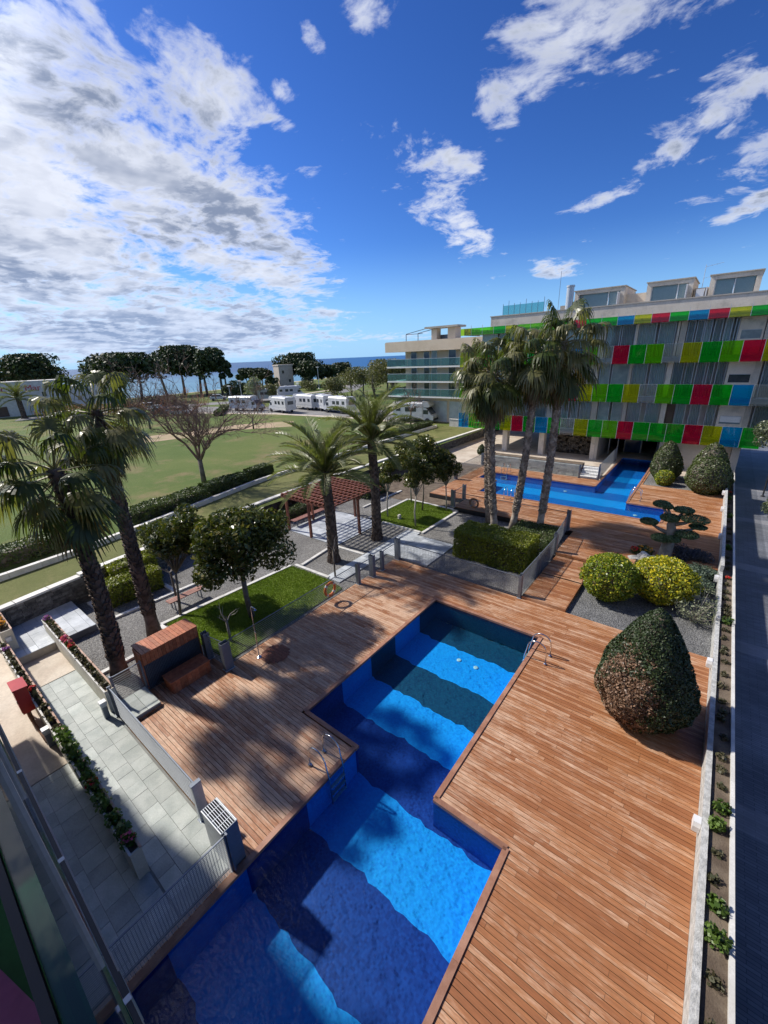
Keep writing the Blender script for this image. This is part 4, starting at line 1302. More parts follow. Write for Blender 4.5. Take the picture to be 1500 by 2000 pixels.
# red cabinet
rc = thing('hydrant_cabinet', 'red metal cabinet on two brown posts beside the geranium trough', 'cabinet', (-14.6, .62, 0))
MB().box(-15.1, -14.55, .50, .80, .42, 1.28).build('case', 'red_paint', rc)
MB().xprism([(.47, 1.285), (.83, 1.285), (.83, 1.31), (.47, 1.345)], -15.14, -14.51).build('lid', 'red_paint', rc)
MB().box(-15.06, -14.59, .488, .499, .46, 1.24).build('door', 'red_paint', rc)
MB().box(-14.66, -14.63, .475, .487, .8, .9).build('handle', 'steel_blue', rc)
for x in (-15.0, -14.65):
    MB().box(x-.025, x+.025, .63, .68, -.02, .418).build('post', 'rust', rc)
MB().tube([(-14.65, .62, .35), (-14.62, .62, .06), (-14.2, .64, .05), (-13.3, .66, .05)], .035, 8).build('pipe', 'rust', rc, True)
MB().tube([(-14.95, .60, .38), (-14.95, .6, .05), (-14.6, .60, .05)], .02, 8).build('pipe', 'rust', rc, True)
wl = thing('wall_lamp', 'pale square lamp on the end of the high cream trough', 'lamp', (-18.93, 1.1, .8))
MB().box(-18.945, -18.88, 1.02, 1.2, .72, .9).build('housing', 'steel_pale', wl)
MB().box(-18.88, -18.872, 1.04, 1.18, .74, .88).build('lens', 'white_paint', wl)

# ------------------------------------------------------------------ apartment block opposite
apt = thing('apartment_block', 'long apartment block with rows of red green yellow and blue glass balcony panels', 'building', (-8, 42, .25))
YF = 40.0
def ap(name, mb, mat, parent=apt, **k): return mb.build(name, mat, parent, **k)
LX, RX = -21.2, 8.7
for z in (2.78, 5.80, 8.80):
    mb = MB(); mb.box(LX, RX, 40.13, 42.6, z, z+.22); mb.box(LX, RX, 40.06, 40.13, z-.02, z+.30)
    ap('balcony_slab', mb, 'balcony_white')
    ap('soffit', MB().box(LX, RX, 40.14, 42.0, z-.06, z-.004), 'balcony_white')
ap('roof_slab', MB().box(LX+.1, RX, 40.13, 54, 11.62, 11.95), 'concrete')
ap('roof_fascia', MB().box(-18.6, RX, 40.35, 40.6, 11.952, 13.04), 'concrete_pale')
ap('roof_coping', MB().box(-18.68, RX, 40.30, 40.66, 13.042, 13.12), 'concrete')
ap('end_wall', MB().box(-18.6, -18.35, 40.61, 54, 11.955, 13.04), 'concrete_pale')
ap('end_wall', MB().box(-20.2, -19.9, 42.3, 54, 2.8, 11.6), 'beige_render')
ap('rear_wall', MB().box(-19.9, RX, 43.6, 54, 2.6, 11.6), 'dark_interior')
# facade bays: (x0, x1, kind) measured along the balcony wall
B1 = [(-19.8, -18.2, 'C'), (-18.0, -16.6, 'C'), (-16.5, -16.0, 'P'), (-15.9, -14.4, 'D'), (-14.2, -12.9, 'D'), (-12.8, -12.3, 'P'), (-12.1, -11.6, 'C'), (-11.5, -10.9, 'C'), (-10.68, -10.08, 'C'), (-9.9, -9.0, 'C'), (-8.92, -8.45, 'P'), (-8.4, -7.5, 'T'), (-7.31, -6.51, 'T'), (-6.45, -6.15, 'P'),
      (-6.09, -5.12, 'C'), (-4.77, -3.8, 'C'), (-3.7, -3.32, 'W'), (-3.28, -2.75, 'B'), (-2.7, -2.03, 'C'), (-1.76, -1.06, 'C'), (-.71, -.12, 'C'), (.05, 1.6, 'S'), (1.6, 1.95, 'P'), (2.1, 3.6, 'D'), (3.8, 5.3, 'T'), (5.5, 5.9, 'P'), (6.1, 7.4, 'C')]
B2 = [(-19.8, -18.2, 'T'), (-18.0, -16.6, 'T'), (-16.5, -16.0, 'P'), (-15.9, -14.4, 'C'), (-14.2, -12.9, 'C'), (-12.8, -12.3, 'W'), (-12.1, -11.3, 'T'), (-11.2, -10.2, 'S0'), (-10.1, -8.75, 'S0'), (-8.67, -7.86, 'T'), (-7.72, -6.45, 'T'), (-6.41, -6.22, 'P'), (-6.2, -5.12, 'C'), (-4.93, -3.85, 'C'), (-3.79, -3.42, 'W'),
      (-3.38, -2.7, 'D'), (-2.57, -2.04, 'D'), (-1.91, -1.31, 'D'), (-1.2, -.81, 'D'), (-.64, -.08, 'D'), (-.02, 1.5, 'S'), (1.5, 1.87, 'P'), (2.0, 3.5, 'D'), (3.7, 5.2, 'D'), (5.4, 5.8, 'P'), (6.0, 7.3, 'C')]
B3 = [(-19.8, -18.2, 'T'), (-18.0, -16.6, 'D'), (-16.5, -16.0, 'P'), (-15.9, -14.4, 'T'), (-14.2, -12.9, 'T'), (-12.8, -12.3, 'W'), (-11.6, -10.35, 'C'), (-10.2, -9.22, 'C'), (-9.15, -8.55, 'W'), (-8.5, -7.5, 'D'), (-7.4, -6.4, 'D'), (-6.38, -6.2, 'W'), (-6.18, -4.98, 'C'), (-4.8, -3.7, 'C'), (-3.6, -3.45, 'W'), (-3.4, -3.0, 'P'),
      (-2.95, -2.5, 'D'), (-2.4, -1.95, 'D'), (-1.9, -1.48, 'C'), (-1.35, -.87, 'D'), (-.74, -.3, 'C'), (-.15, .06, 'D'), (.09, 1.5, 'S'), (1.55, 1.9, 'P'), (2.1, 3.6, 'C'), (3.8, 5.3, 'T'), (5.5, 5.9, 'P'), (6.1, 7.4, 'D')]
frame_me = None
def window_bay(x0, x1, z0, z1, kind):
    y = 41.200
    if kind in 'PW':
        ap('pier', MB().box(x0, x1, 41.030, 42.6, z0, z1), 'concrete' if kind == 'P' else 'concrete_pale'); return
    if kind == 'B':
        ap('brown_door', MB().box(x0, x1, 41.160, 41.240, z0, z1), 'interior_door'); return
    if kind in ('S', 'S0'):
        if kind == 'S0': ap('wall_panel', MB().box(x0, x1, 41.080, 41.480, z0, z1), 'concrete_pale'); return
        wz0, wz1 = z0+1.12, z0+1.72
        mb = MB(); mb.box(x0, x1, 41.080, 41.480, z0, wz0).box(x0, x1, 41.080, 41.480, wz1, z1).box(x0, x0+.18, 41.080, 41.480, wz0, wz1).box(x1-.12, x1, 41.080, 41.480, wz0, wz1)
        ap('wall_panel', mb, 'concrete_pale')
        w = ap('window', MB().box(x0+.18, x1-.12, 41.100, 41.125, wz0-.05, wz0).box(x0+.18, x1-.12, 41.100, 41.125, wz1-.04, wz1), 'steel_pale')
        MB().box(x0+.18, x1-.12, 41.140, 41.160, wz0, wz1-.04).build('pane', 'dark_glass' if z0 > 5 and z0 < 7 else 'teal_glass_dark', w)
        if z0 < 4: MB().box(x0+.19, x1-.13, 41.125, 41.137, wz0+.12, wz1-.04).build('shutter', 'balcony_white', w)
        return
    f = .045
    mb = MB(); mb.box(x0, x0+f, y, y+.07, z0, z1).box(x1-f, x1, y, y+.07, z0, z1).box(x0+f, x1-f, y, y+.07, z0, z0+.06).box(x0+f, x1-f, y, y+.07, z1-.06, z1)
    w = ap('window', mb, 'steel_pale')
    MB().box(x0+f, x1-f, y+.03, y+.04, z0+.06, z1-.06).build('pane', 'teal_glass_dark' if kind == 'T' else 'window_glass', w)
    if kind in 'CD':
        n = max(6, int((x1-x0)*14)); V = []; Fs = []
        for i in range(n+1):
            xx = x0+f+(x1-x0-2*f)*i/n; yy = y+.10+(.035 if i % 2 else -.035)
            V += [(xx, yy, z0+.05), (xx, yy, z1-.05)]
        for i in range(n): Fs.append((2*i, 2*i+2, 2*i+3, 2*i+1))
        MB().add(V, Fs).build('curtain', 'curtain' if kind == 'C' else 'curtain_dark', w)
for bays, z0, z1 in ((B1, 3.005, 5.73), (B2, 6.025, 8.73), (B3, 9.025, 11.6)):
    for (x0, x1, k) in bays: window_bay(x0, x1, z0, z1, k)
    ap('inner_wall', MB().box(-19.8, RX, 41.75, 41.9, z0, z1), 'balcony_white')
GR = 1.165; GX = 1.69
CN = dict(g='green', l='lime', y='yellow', r='red', b='blue', c='clear')
rowsP = [('byrgggrlgycgbgryglgb', 2.59, 4.07, 'g'), ('bgrglcyglyrygrclbgyl', 5.61, 7.07, 'c'), ('rlgyclgrclbygglrygly', 8.63, 10.04, 'y'), ('gyrbgrybggrglllyglly', 11.57, 12.20, 'g')]
pane_me = {}
for code, z0, z1, rc_ in rowsP:
    h = z1-z0
    rr = [(GX+GR*i, ch) for i, ch in enumerate({2.59: 'gyrgcb', 5.61: 'cgylgr', 8.63: 'ygbglr', 11.57: 'rygbgl'}[z0])]
    cols = [(GX-GR*(i+1), ch) for i, ch in enumerate(code)]
    if z0 < 3: rr = rr[:1]
    for (xa, ch) in cols+rr:
        if xa < LX-.6: continue
        key = (ch, z0)
        if key not in pane_me: pane_me[key] = MB().box(.012, GR-.012, -.01, .01, 0, h).mesh('panel', 'panel_'+CN[ch])
        link('balcony_panel', pane_me[key], apt, loc=(xa, YF, z0), label=CN[ch]+' glass balcony panel')
        if ('m', z0) not in pane_me: pane_me[('m', z0)] = MB().box(-.012, .012, -.012, .035, -.02, h+(.0 if z0 < 11 else .25)).mesh('mullion', 'steel_pale')
        link('mullion', pane_me[('m', z0)], apt, loc=(xa, YF, z0))
    ap('handrail', MB().box(LX, RX if z0 > 3 else 2.9, YF+.02, YF+.05, z1-.03, z1) if z0 < 11 else MB().box(LX, RX, YF+.03, YF+.06, z1-.05, z1-.02), 'steel_pale')
# return of the coloured panels at the seaward end
for z0, z1, ch in ((2.59, 4.07, 'b'), (5.61, 7.07, 'l'), (8.63, 10.04, 'g'), (11.57, 12.2, 'y')):
    for k in range(3):
        ap('balcony_panel', MB().box(LX-.03, LX-.01, YF+.05+k*GR, YF+.03+(k+1)*GR, z0, z1), 'panel_'+CN[ch if k == 0 else 'clb'[k]], label=CN[ch if k == 0 else 'clb'[k]]+' glass balcony panel')
# penthouses on the roof
def penthouse(x0, x1, split, door):
    y = 43.0; s = 43/40
    x0, x1, split = x0*s, x1*s, split*s
    z0, z1 = 13.1, 14.66
    mb = MB(); mb.box(x0, x1, y, y+5, z1-.30, z1).box(x0, x0+.32, y, y+5, z0-1.1, z1-.30).box(x1-.32, x1, y, y+5, z0-1.1, z1-.30)
    p = ap('penthouse', mb, 'concrete_pale')
    MB().box(x0-.08, x1+.08, y-.08, y+5, z1, z1+.07).build('roof', 'concrete', p)
    for a, b in ((x0+.32, split), (split, x1-.32)):
        MB().box(a, a+.06, y+.12, y+.18, z0-1, z1-.3).build('frame', 'white_paint', p)
        MB().box(a+.06, b-.02, y+.14, y+.16, z0-1, z1-.3).build('pane', 'window_glass', p)
        MB().box(a+.06, b-.02, y+.3, y+.34, z0-1, z1-.3).build('blind', 'curtain', p)
    if door: MB().box(x1-.36, x1-.30, y-.9, y-.0, z0-1, z1-.45).build('door', 'white_paint', p)
penthouse(-11.1, -7.43, -8.6, True); penthouse(-5.94, -3.07, -4.0, True); penthouse(-2.12, .65, -.75, False); penthouse(2.0, 5.2, 3.6, False)
ap('roof_shed', MB().box(-8.0, -6.4, 44, 47, 12, 14.1), 'concrete_pale'); ap('roof_shed', MB().box(-3.25, -2.35, 44, 46, 12, 14.0), 'concrete')
ap('air_unit', MB().box(-3.0, -2.5, 42.4, 42.9, 12.8, 13.8).box(-2.42, -2.35, 42.4, 42.9, 12.8, 13.9), 'white_paint')
ap('chimney', MB().lathe((-11.95, 41.6, 12.0), [(.30, 0), (.30, 2.9), (.34, 2.92), (.34, 3.05), (.1, 3.06)], 16), 'steel_pale', smooth=False)
ap('chimney', MB().box(-12.95, -12.3, 42.5, 43.2, 12, 13.6), 'concrete')
for k in range(8):
    x = -17.9+k*.55
    ap('roof_rail', MB().box(x-.015, x+.015, 41.4, 41.43, 12, 14.15+(.25 if k % 3 == 1 else 0)), 'steel_blue')
    if k < 7: ap('roof_glass', MB().box(x+.02, x+.53, 41.405, 41.42, 13.0, 14.0), 'balcony_glass')
ap('antenna', MB().tube([(-2.75, 43.4, 13.8), (-2.75, 43.4, 15.5)], .02, 6).beam((-2.75, 43.4, 15.35), (-1.7, 43.3, 15.5), .02, .02).beam((-2.4, 43.2, 15.42), (-2.4, 43.6, 15.42), .015, .015).beam((-2.1, 43.2, 15.45), (-2.1, 43.6, 15.45), .015, .015).beam((-2.75, 43.4, 14.6), (-2.2, 43.4, 14.66), .015, .015), 'steel_pale')
ap('antenna', MB().tube([(-13.6, 44, 12.5), (-13.6, 44, 16.6)], .018, 6), 'steel_blue')
# ground level of the block
for (x0, x1) in ((-17.1, -16.6), (-13.35, -12.85), (-8.6, -8.25)):
    ap('column', MB().box(x0, x1, 41.2, 41.9, -.1, 2.72), 'concrete_pale')
ap('column', MB().box(1.42, 1.9, 40.4, 41.6, -.7, 2.72), 'concrete')
ap('side_wall', MB().box(-8.24, -8.0, 41.2, 54, -.1, 2.72), 'concrete')
ap('stone_wall', MB().box(-12.4, -8.65, 43.0, 43.2, -.1, 2.72), 'stone_brown')
mbst = []
rg = random.Random(4)
for k in range(260):
    mbst.append((rg.uniform(-12.3, -8.75), 42.97, rg.uniform(.1, 2.6), rg.uniform(.12, .3), .1, rg.uniform(.08, .2), 0))
mb = MB()
for (x, y, z, lx, ly, lz, r) in mbst: mb.rbox((x, y), lx/2, ly/2, z-lz/2, z+lz/2, 0)
ap('wall_stones', mb, 'stone_brown', kind='stuff')
ap('front_wall', MB().box(-3.3, 1.4, 41.0, 41.4, -.1, 2.72), 'concrete')
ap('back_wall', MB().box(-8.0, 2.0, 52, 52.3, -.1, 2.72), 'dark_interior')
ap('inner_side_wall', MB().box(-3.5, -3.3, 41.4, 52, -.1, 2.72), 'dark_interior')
gd = ap('glass_door', MB().box(-6.6, -6.5, 46.0, 46.1, .25, 2.5).box(-5.2, -5.1, 46.0, 46.1, .25, 2.5).box(-6.5, -5.2, 46.0, 46.1, 2.4, 2.5), 'white_paint')
MB().box(-6.5, -5.2, 46.03, 46.06, .25, 2.4).build('pane', 'blue_door_glass', gd)
ap('inner_frame', MB().box(-7.7, -7.6, 44.5, 44.6, .25, 2.6).box(-6.95, -6.87, 44.5, 44.6, .25, 2.6), 'steel_pale')
# grey stone planter wall behind the far pool
gw = thing('grey_stone_wall', 'long grey stone planter wall behind the far pool', 'wall', (-12, 35, .3))
items = []
rg = random.Random(9); z = .28
while z < 1.15:
    x = -16.4
    while x < -7.9:
        l = rg.uniform(.3, .6); items.append((x+l/2, 34.95+rg.uniform(-.01, .01), z+.075, l-.012, .2, .14, 0)); x += l
    z += .15
pieces(gw, 'stone', items, 'steel_pale' if False else 'slab')
MB().box(-16.4, -7.9, 35.06, 36.6, .2, 1.05).build('soil', 'soil', gw)
stp = thing('stone_steps', 'pale stone steps behind the small gate by the far pool', 'steps', (-7, 35.5, .3))
for k in range(4): MB().box(-7.75, -6.5, 34.6+k*.35, 34.95+k*.35, .25, .42+.17*k).build('step', 'balcony_white', stp)

# ------------------------------------------------------------------ own building behind the camera (its balconies and its shade)
own = thing('own_apartment_block', 'near apartment block whose glass balcony edges run along the lower left corner', 'building', (-5, -1, 0))
MB().box(-16.2, 14, -12, -1.6, 0, 13.2).box(-16.2, 14, -1.599, -.5, 0, 5.1).box(-16.2, -7, -1.599, -.5, 5.1, 11.4).build('wall', 'concrete_pale', own)  # forward boxes added unseen to close the balconies to the sun
for zt in (3.6, 6.6, 9.2):
    zs = zt-1.15
    yb_ = -1.6 if zt > 9 else -.498
    x1 = 6
    MB().box(-16.2, x1, yb_, -.11, zs-.26, zs).build('balcony_slab', 'balcony_white', own)
    cols = ['g', 'c', 'y', 'r', 'g', 'l', 'g', 'c', 'r', 'g', 'g', 'c', 'r', 'g', 'l', 'y', 'b', 'g', 'r', 'g']
    yp = -.026 if zt < 9 else -.052
    MB().box(-15.1, -16.22, -1.6, -.55, zs-.26, zs+2.6).build('end_wall', 'concrete_pale', own)  # added unseen partition, keeps sunlight from leaking along the balconies
    for k in range(17):
        xa = -16.07+k*1.17+(.45 if zt > 9 else 0)
        if zt > 9 and -3.3 < xa < 1.2: mat = 'own_glass'
        else: mat = 'panel_'+CN[cols[(k+int(zt*3)) % 20]]
        if abs(zt-6.6) < .1: mat = {9: 'panel_green', 10: 'panel_red', 11: 'dark_glass', 12: 'panel_lime'}.get(k, mat)
        MB().box(xa+.012, xa+1.158, yp-.006, yp+.006, zt-1.5, zt-.015).build('balcony_panel', mat, own)
        MB().box(xa-.018, xa+.018, yp-.02, yp+.018, zt-1.52, zt+.003).build('clip', 'steel_pale', own)
    MB().box(-16.2, x1, yp-.016, yp+.012, zt-.012, zt).build('top_rail', 'black_plastic' if zt < 9 else 'own_glass', own)
    if zt > 9: MB().box(-16.2, x1, yp-.034, yp-.020, zt-.03, zt-.004).build('handrail', 'black_plastic', own)
MB().box(-6, 4, -1.58, -.12, 8.051, 8.06).build('added_green_sheet', 'patch_green', own)  # added sheet standing in for the green patch on the balcony floor
MB().box(-16.2, 14, -1.6, -.4, 12.2, 13.2).build('roof_fascia', 'concrete_pale', own)
pc = thing('added_pink_block', 'added pink block standing in for a pink patch in the lower left corner', 'patch', (-1.8, -.6, 8.06))
MB().rbox((-1.75, -.53), .62, .22, 8.062, 8.13, .25).build('pad', 'patch_pink', pc)  # added block, gives the pink patch beside the green sheet
MB().tube([(-2.3, -.88, 8.1), (-1.1, -.58, 8.1)], .012, 6).build('pink_block_edge', 'patch_pink', pc)

# ------------------------------------------------------------------ palms
def frond_mesh(name, parts):
    """parts: list of (MB, material)"""
    V = []; Fs = []; mi = []
    for k, (mb, mat) in enumerate(parts):
        n = len(V); V += mb.v
        for f in mb.f: Fs.append(tuple(i+n for i in f)); mi.append(k)
    me = bpy.data.meshes.new(name)
    me.from_pydata(V, [], Fs)
    for mb, mat in parts: me.materials.append(MATS[mat])
    me.polygons.foreach_set('material_index', mi)
    return me


def fan_frond(elev, seed, mat='washingtonia_leaf', Lp=1.32, Lb=1.10, droop=.9):
    rg = random.Random(seed)
    e = R(elev)
    pts = []
    for i in range(6):
        t = i/5
        ee = e-.35*t*t*(1 if elev > -30 else .2)
        p = (0, 0, 0) if i == 0 else (pts[-1][0]+math.cos(ee)*Lp/5, 0, pts[-1][2]+math.sin(ee)*Lp/5)
        pts.append(p)
    pet = MB().tube(pts, [.035, .028, .024, .02, .018, .016], 4)
    tip = Vector(pts[-1])
    f = Vector((math.cos(ee), 0, math.sin(ee))); lat = Vector((0, 1, 0)); nrm = f.cross(lat)*-1
    mb = MB()
    n = 27
    for i in range(n):
        a = (i/(n-1)*2-1)*R(128)
        L = Lb*(1-.28*abs(a)/R(128))*rg.uniform(.85, 1.08)
        d = f*math.cos(a)+lat*math.sin(a)
        side = lat*math.cos(a)-f*math.sin(a)
        fold = nrm*(.035 if i % 2 else -.035)
        cup = nrm*(.16*math.sin(abs(a)*.5))
        g = droop*rg.uniform(.7, 1.3)
        step = R(128)*2/(n-1)
        row = []
        for t in (0.0, .3, .55, .78, 1.0):
            c = tip+d*(L*t)+fold*t+cup*t*(1-t)
            fall = max(0, t-.30)/.70
            c = c-Vector((0, 0, 1))*(g*L*.72*fall**1.7)-d*(L*.36*g*fall**2)
            w = L*t*math.tan(step/2)*1.05 if t < .5 else Lb*.5*math.tan(step/2)*(1-t)/.5*1.0+.004
            if t == 0: w = .012
            row.append((c-side*w+nrm*(.0), c+side*w))
        V = [v for r in row for v in r]
        mb.add(V, [(2*k, 2*k+1, 2*k+3, 2*k+2) for k in range(4)])
    return frond_mesh('fan_frond', [(pet, 'petiole'), (mb, mat)])


def date_frond(elev, seed, L=2.9):
    rg = random.Random(seed)
    e = R(elev); N = 14
    pts = [Vector((0, 0, 0))]; dirs = []
    for i in range(N):
        t = i/(N-1)
        ee = e-(1.0 if elev > 0 else .6)*t**1.5
        d = Vector((math.cos(ee), .10*t*math.sin(seed), math.sin(ee)))
        dirs.append(d); pts.append(pts[-1]+d*L/N)
    rach = MB().tube(pts, [.032*(1-.8*i/N) for i in range(N+1)], 4)
    mb = MB()
    nl = 60
    for i in range(4, nl):
        t = i/nl
        k = min(int(t*N), N-1); u = t*N-k
        p = pts[k]*(1-u)+pts[k+1]*u; d = dirs[k].normalized()
        nrm = Vector((-d.z, 0, d.x)); lat = Vector((0, 1, 0))
        ll = .52*(math.sin(math.pi*min(1, t*.85+.12))**.6)*rg.uniform(.85, 1.1)
        for s in (-1, 1):
            q = p+(d*.62+lat*s*.72+nrm*rg.uniform(.12, .42))*ll-Vector((0, 0, .10*ll*t))
            m = p*.55+q*.45
            w = d*.021-nrm*.010
            mb.add([p, m-w, q, m+w], [(0, 1, 2, 3)])
    return frond_mesh('date_frond', [(rach, 'petiole'), (mb, 'date_leaf')])


FANM = {}
for e in (78, 58, 36, 14, -12, -40, -66):
    for s in (0, 1):
        FANM[(e, s)] = fan_frond(e, s*10+e, 'washingtonia_leaf' if s == 0 else 'washingtonia_leaf_pale', droop=.95 if e > 0 else .75)
FANY = [fan_frond(-48, 5, 'yellow_frond', droop=.8), fan_frond(-70, 6, 'dead_frond', droop=.7), fan_frond(-80, 8, 'dead_frond', droop=.6)]
DATM = {(e, s): date_frond(e, s*7+e) for e in (80, 62, 42, 20, -4, -28) for s in (0, 1)}


def trunk_curve(base, top, bend, n=14):
    b, t = Vector(base), Vector(top)
    pts = []
    for i in range(n+1):
        u = i/n
        p = b.lerp(t, u)+Vector((bend[0], bend[1], 0))*math.sin(math.pi*u)
        pts.append(p)
    return pts


def palm_trunk(t, pts, r0, r1, mat, seed, boot=.045, smooth_to=.12):
    rg = random.Random(seed)
    n = len(pts)-1
    rad = [r0*1.25 if i == 0 else (r0+(r1-r0)*(i/n)**.8) for i in range(n+1)]
    tr = MB().tube(pts, rad, 12).build('trunk', mat, t, True)
    L = sum((pts[i+1]-pts[i]).length for i in range(n))
    mb = MB()
    s = L*smooth_to; row = 0
    while s < L-.02:
        u = s/L; k = min(int(u*n), n-1); f = u*n-k
        p = pts[k].lerp(pts[k+1], f); d = (pts[k+1]-pts[k]).normalized()
        r = rad[k]+(rad[k+1]-rad[k])*f
        a = d.cross(Vector((1, 0, 0))).normalized(); b = d.cross(a)
        m = max(6, int(2*math.pi*r/.21))
        for j in range(m):
            th = 2*math.pi*(j+.5*(row % 2)+rg.uniform(-.15, .15))/m
            o = a*math.cos(th)+b*math.sin(th); tg = d.cross(o)
            w = math.pi*r/m*rg.uniform(.8, 1.05); hh = rg.uniform(.12, .20); out = boot*rg.uniform(.5, 1.5)
            c = p+o*r
            q0 = c-tg*w-d*hh*.35; q1 = c+tg*w-d*hh*.35
            q2 = c+tg*w*.55+d*hh*.6+o*out; q3 = c-tg*w*.55+d*hh*.6+o*out
            q4 = c+tg*w*.5+d*hh*.55; q5 = c-tg*w*.5+d*hh*.55
            mb.add([q0, q1, q2, q3, q4, q5], [(0, 1, 2, 3), (3, 2, 4, 5), (1, 4, 2), (0, 3, 5)])
        s += .135; row += 1
    mb.build('leaf_base', mat, t, kind='stuff')
    return tr


def fan_palm(label, base, top, bend, r0, r1, nf, seed, scale=1.0, mat='palm_bark', skirt=6, yellow=2, boot=.045, lo=-66, wind=0.0):
    t = thing('fan_palm', label, 'palm tree', base, 'fan palms')
    rg = random.Random(seed)
    pts = trunk_curve(base, top, bend)
    palm_trunk(t, pts, r0, r1, mat, seed, boot)
    top = Vector(top)
    es = sorted({k[0] for k in FANM}, reverse=True)
    az = rg.uniform(0, 6.28)
    for i in range(nf):
        u = (i+.5)/nf
        e = 80-(80-lo)*u**.85
        e = min(es, key=lambda q: abs(q-e-rg.uniform(-8, 8)))
        az += 2.39996+rg.uniform(-.25, .25)
        me = FANM[(e, 1 if rg.random() < .5 else 0)]
        link('frond', me, t, loc=top-Vector((0, 0, .30*u)), rot=(rg.uniform(-.3, .3), 0, az), scale=[scale*rg.uniform(.85, 1.12)]*3)
    for i in range(yellow):
        az += 2.1
        link('yellow_frond', FANY[0], t, loc=top-Vector((0, 0, .35)), rot=(0, 0, az), scale=[scale*.9]*3, label='yellowing lower frond')
    for i in range(skirt):
        az += 2.39996
        link('dead_frond', FANY[1+i % 2], t, loc=top-Vector((0, 0, .45+.25*rg.random())), rot=(0, 0, az), scale=[scale*rg.uniform(.7, .95)]*3, label='brown dead frond hanging against the trunk')
    return t


fan_palm('fan palm with the leaning dark trunk nearest the cream planter trough', (-14.5, 3.05, 0), (-14.65, 3.15, 7.35), (.12, .1), .26, .17, 30, 1, .94, 'palm_bark_dark', 3, 3)
fan_palm('tall fan palm with scaly trunk behind the timber screen', (-15.9, 4.85, 0), (-15.8, 4.9, 8.75), (-.15, .05), .24, .17, 32, 2, .86, 'palm_bark_dark', 7, 2)
fan_palm('leftmost fan palm of the clump by the far deck, its trunk crossing another', (-9.98, 22.7, 0), (-10.3, 22.5, 9.1), (-.1, 0), .19, .14, 34, 3, 1.12, 'palm_bark', 20, 2, .06)
fan_palm('fan palm with the thick shaven trunk foot in front of the palm clump', (-9.16, 21.75, 0), (-9.6, 21.6, 9.0), (-.2, 0), .20, .14, 32, 4, 1.05, 'palm_bark', 20, 1, .06)
fan_palm('fan palm with the slim bent trunk in the middle of the palm clump', (-8.37, 22.5, 0), (-7.7, 22.4, 9.9), (.15, 0), .20, .13, 33, 5, 1.05, 'palm_bark', 12, 1, .06)
fan_palm('tallest fan palm at the right of the palm clump beside the timber steps', (-6.95, 23.0, 0), (-6.65, 23.0, 10.35), (.1, 0), .20, .14, 36, 6, 1.15, 'palm_bark', 20, 2, .06)


def date_palm(label, base, top, nf, seed, scale, r0=.27, r1=.20, mat='palm_bark_dark', group='feathery date palms'):
    t = thing('date_palm', label, 'palm tree', base, group)
    rg = random.Random(seed)
    pts = trunk_curve(base, top, (.06, 0))
    palm_trunk(t, pts, r0, r1, mat, seed, .035, .0)
    es = sorted({k[0] for k in DATM}, reverse=True)
    az = rg.uniform(0, 6.28); top = Vector(top)
    for i in range(nf):
        u = (i+.5)/nf
        e = 88-90*u**1.1
        e = min(es, key=lambda q: abs(q-e-rg.uniform(-6, 6)))
        az += 2.39996+rg.uniform(-.2, .2)
        link('frond', DATM[(e, rg.randint(0, 1))], t, loc=top-Vector((0, 0, .25*u)), rot=(rg.uniform(-.25, .25), 0, az), scale=[scale*rg.uniform(.9, 1.1)]*3)
    return t


date_palm('feathery date palm in the gravel square by the path gate', (-14.45, 13.46, 0), (-14.55, 13.5, 4.85), 44, 11, 1.02)
date_palm('taller feathery date palm at the corner of the pergola terrace', (-14.3, 16.9, 0), (-14.35, 16.9, 5.9), 48, 12, 1.10)
date_palm('small dark palm in front of the white beach building', (-108.5, 21.3, 1.2), (-108.5, 21.3, 5.2), 34, 13, 1.35, .45, .4, 'palm_bark_dark', None)

# ------------------------------------------------------------------ broadleaf trees, hedges, shrubs
vrng = np.random.default_rng(2024)


def limb_tree(t, base, forks, r, ends, mat, name='trunk'):
    """trunk plus limbs reaching the given crown points"""
    b = Vector(base); f = Vector(forks)
    MB().tube([b, b.lerp(f, .5)+Vector((vrng.normal()*.05, vrng.normal()*.05, 0)), f], [r*1.15, r*.9, r*.8], 8).build(name, mat, t, True)
    mb = MB()
    for e in ends:
        e = Vector(e); m = f.lerp(e, .5)+Vector((vrng.normal()*.12, vrng.normal()*.12, .1))
        mb.tube([f, m, e], [r*.6, r*.38, r*.15], 6)
    mb.build('limbs', mat, t, True)


def leafy_tree(name, label, base, blobs, n, leaf, size, cat='tree', group=None, bark='bark', r=.1, fork=.4, shell=.55, aspect=.45, tilt=.8, flat=None):
    t = thing(name, label, cat, base, group)
    cs = [b[:3] for b in blobs]; rs = [b[3:6] if len(b) > 4 else (b[3],)*3 for b in blobs]
    cs = np.array(cs, float); rs = np.array(rs, float)
    zlow = (cs[:, 2]-rs[:, 2]).min()
    cen = cs.mean(0)
    fz = base[2]+(cen[2]-base[2])*fork*1.4
    limb_tree(t, base, (base[0]*.6+cen[0]*.4, base[1]*.6+cen[1]*.4, fz), r, cs, bark)
    P, N = blob_points(cs, rs, n, vrng, shell=shell, flat_bottom=flat)
    add_leaves('crown', t, P, N, leaf, size, aspect=aspect, tilt=tilt, rng=vrng)
    return t


def lumps(c, R3, k, r, rng=vrng, zmin=-.8):
    out = []
    for i in range(k):
        d = rng.normal(size=3); d /= np.linalg.norm(d)
        if d[2] < zmin: d[2] *= -1
        q = rng.uniform(.45, .82)
        s = r*rng.uniform(.7, 1.25)
        out.append((c[0]+d[0]*R3[0]*q, c[1]+d[1]*R3[1]*q, c[2]+d[2]*R3[2]*q, s, s, s*.8))
    return out


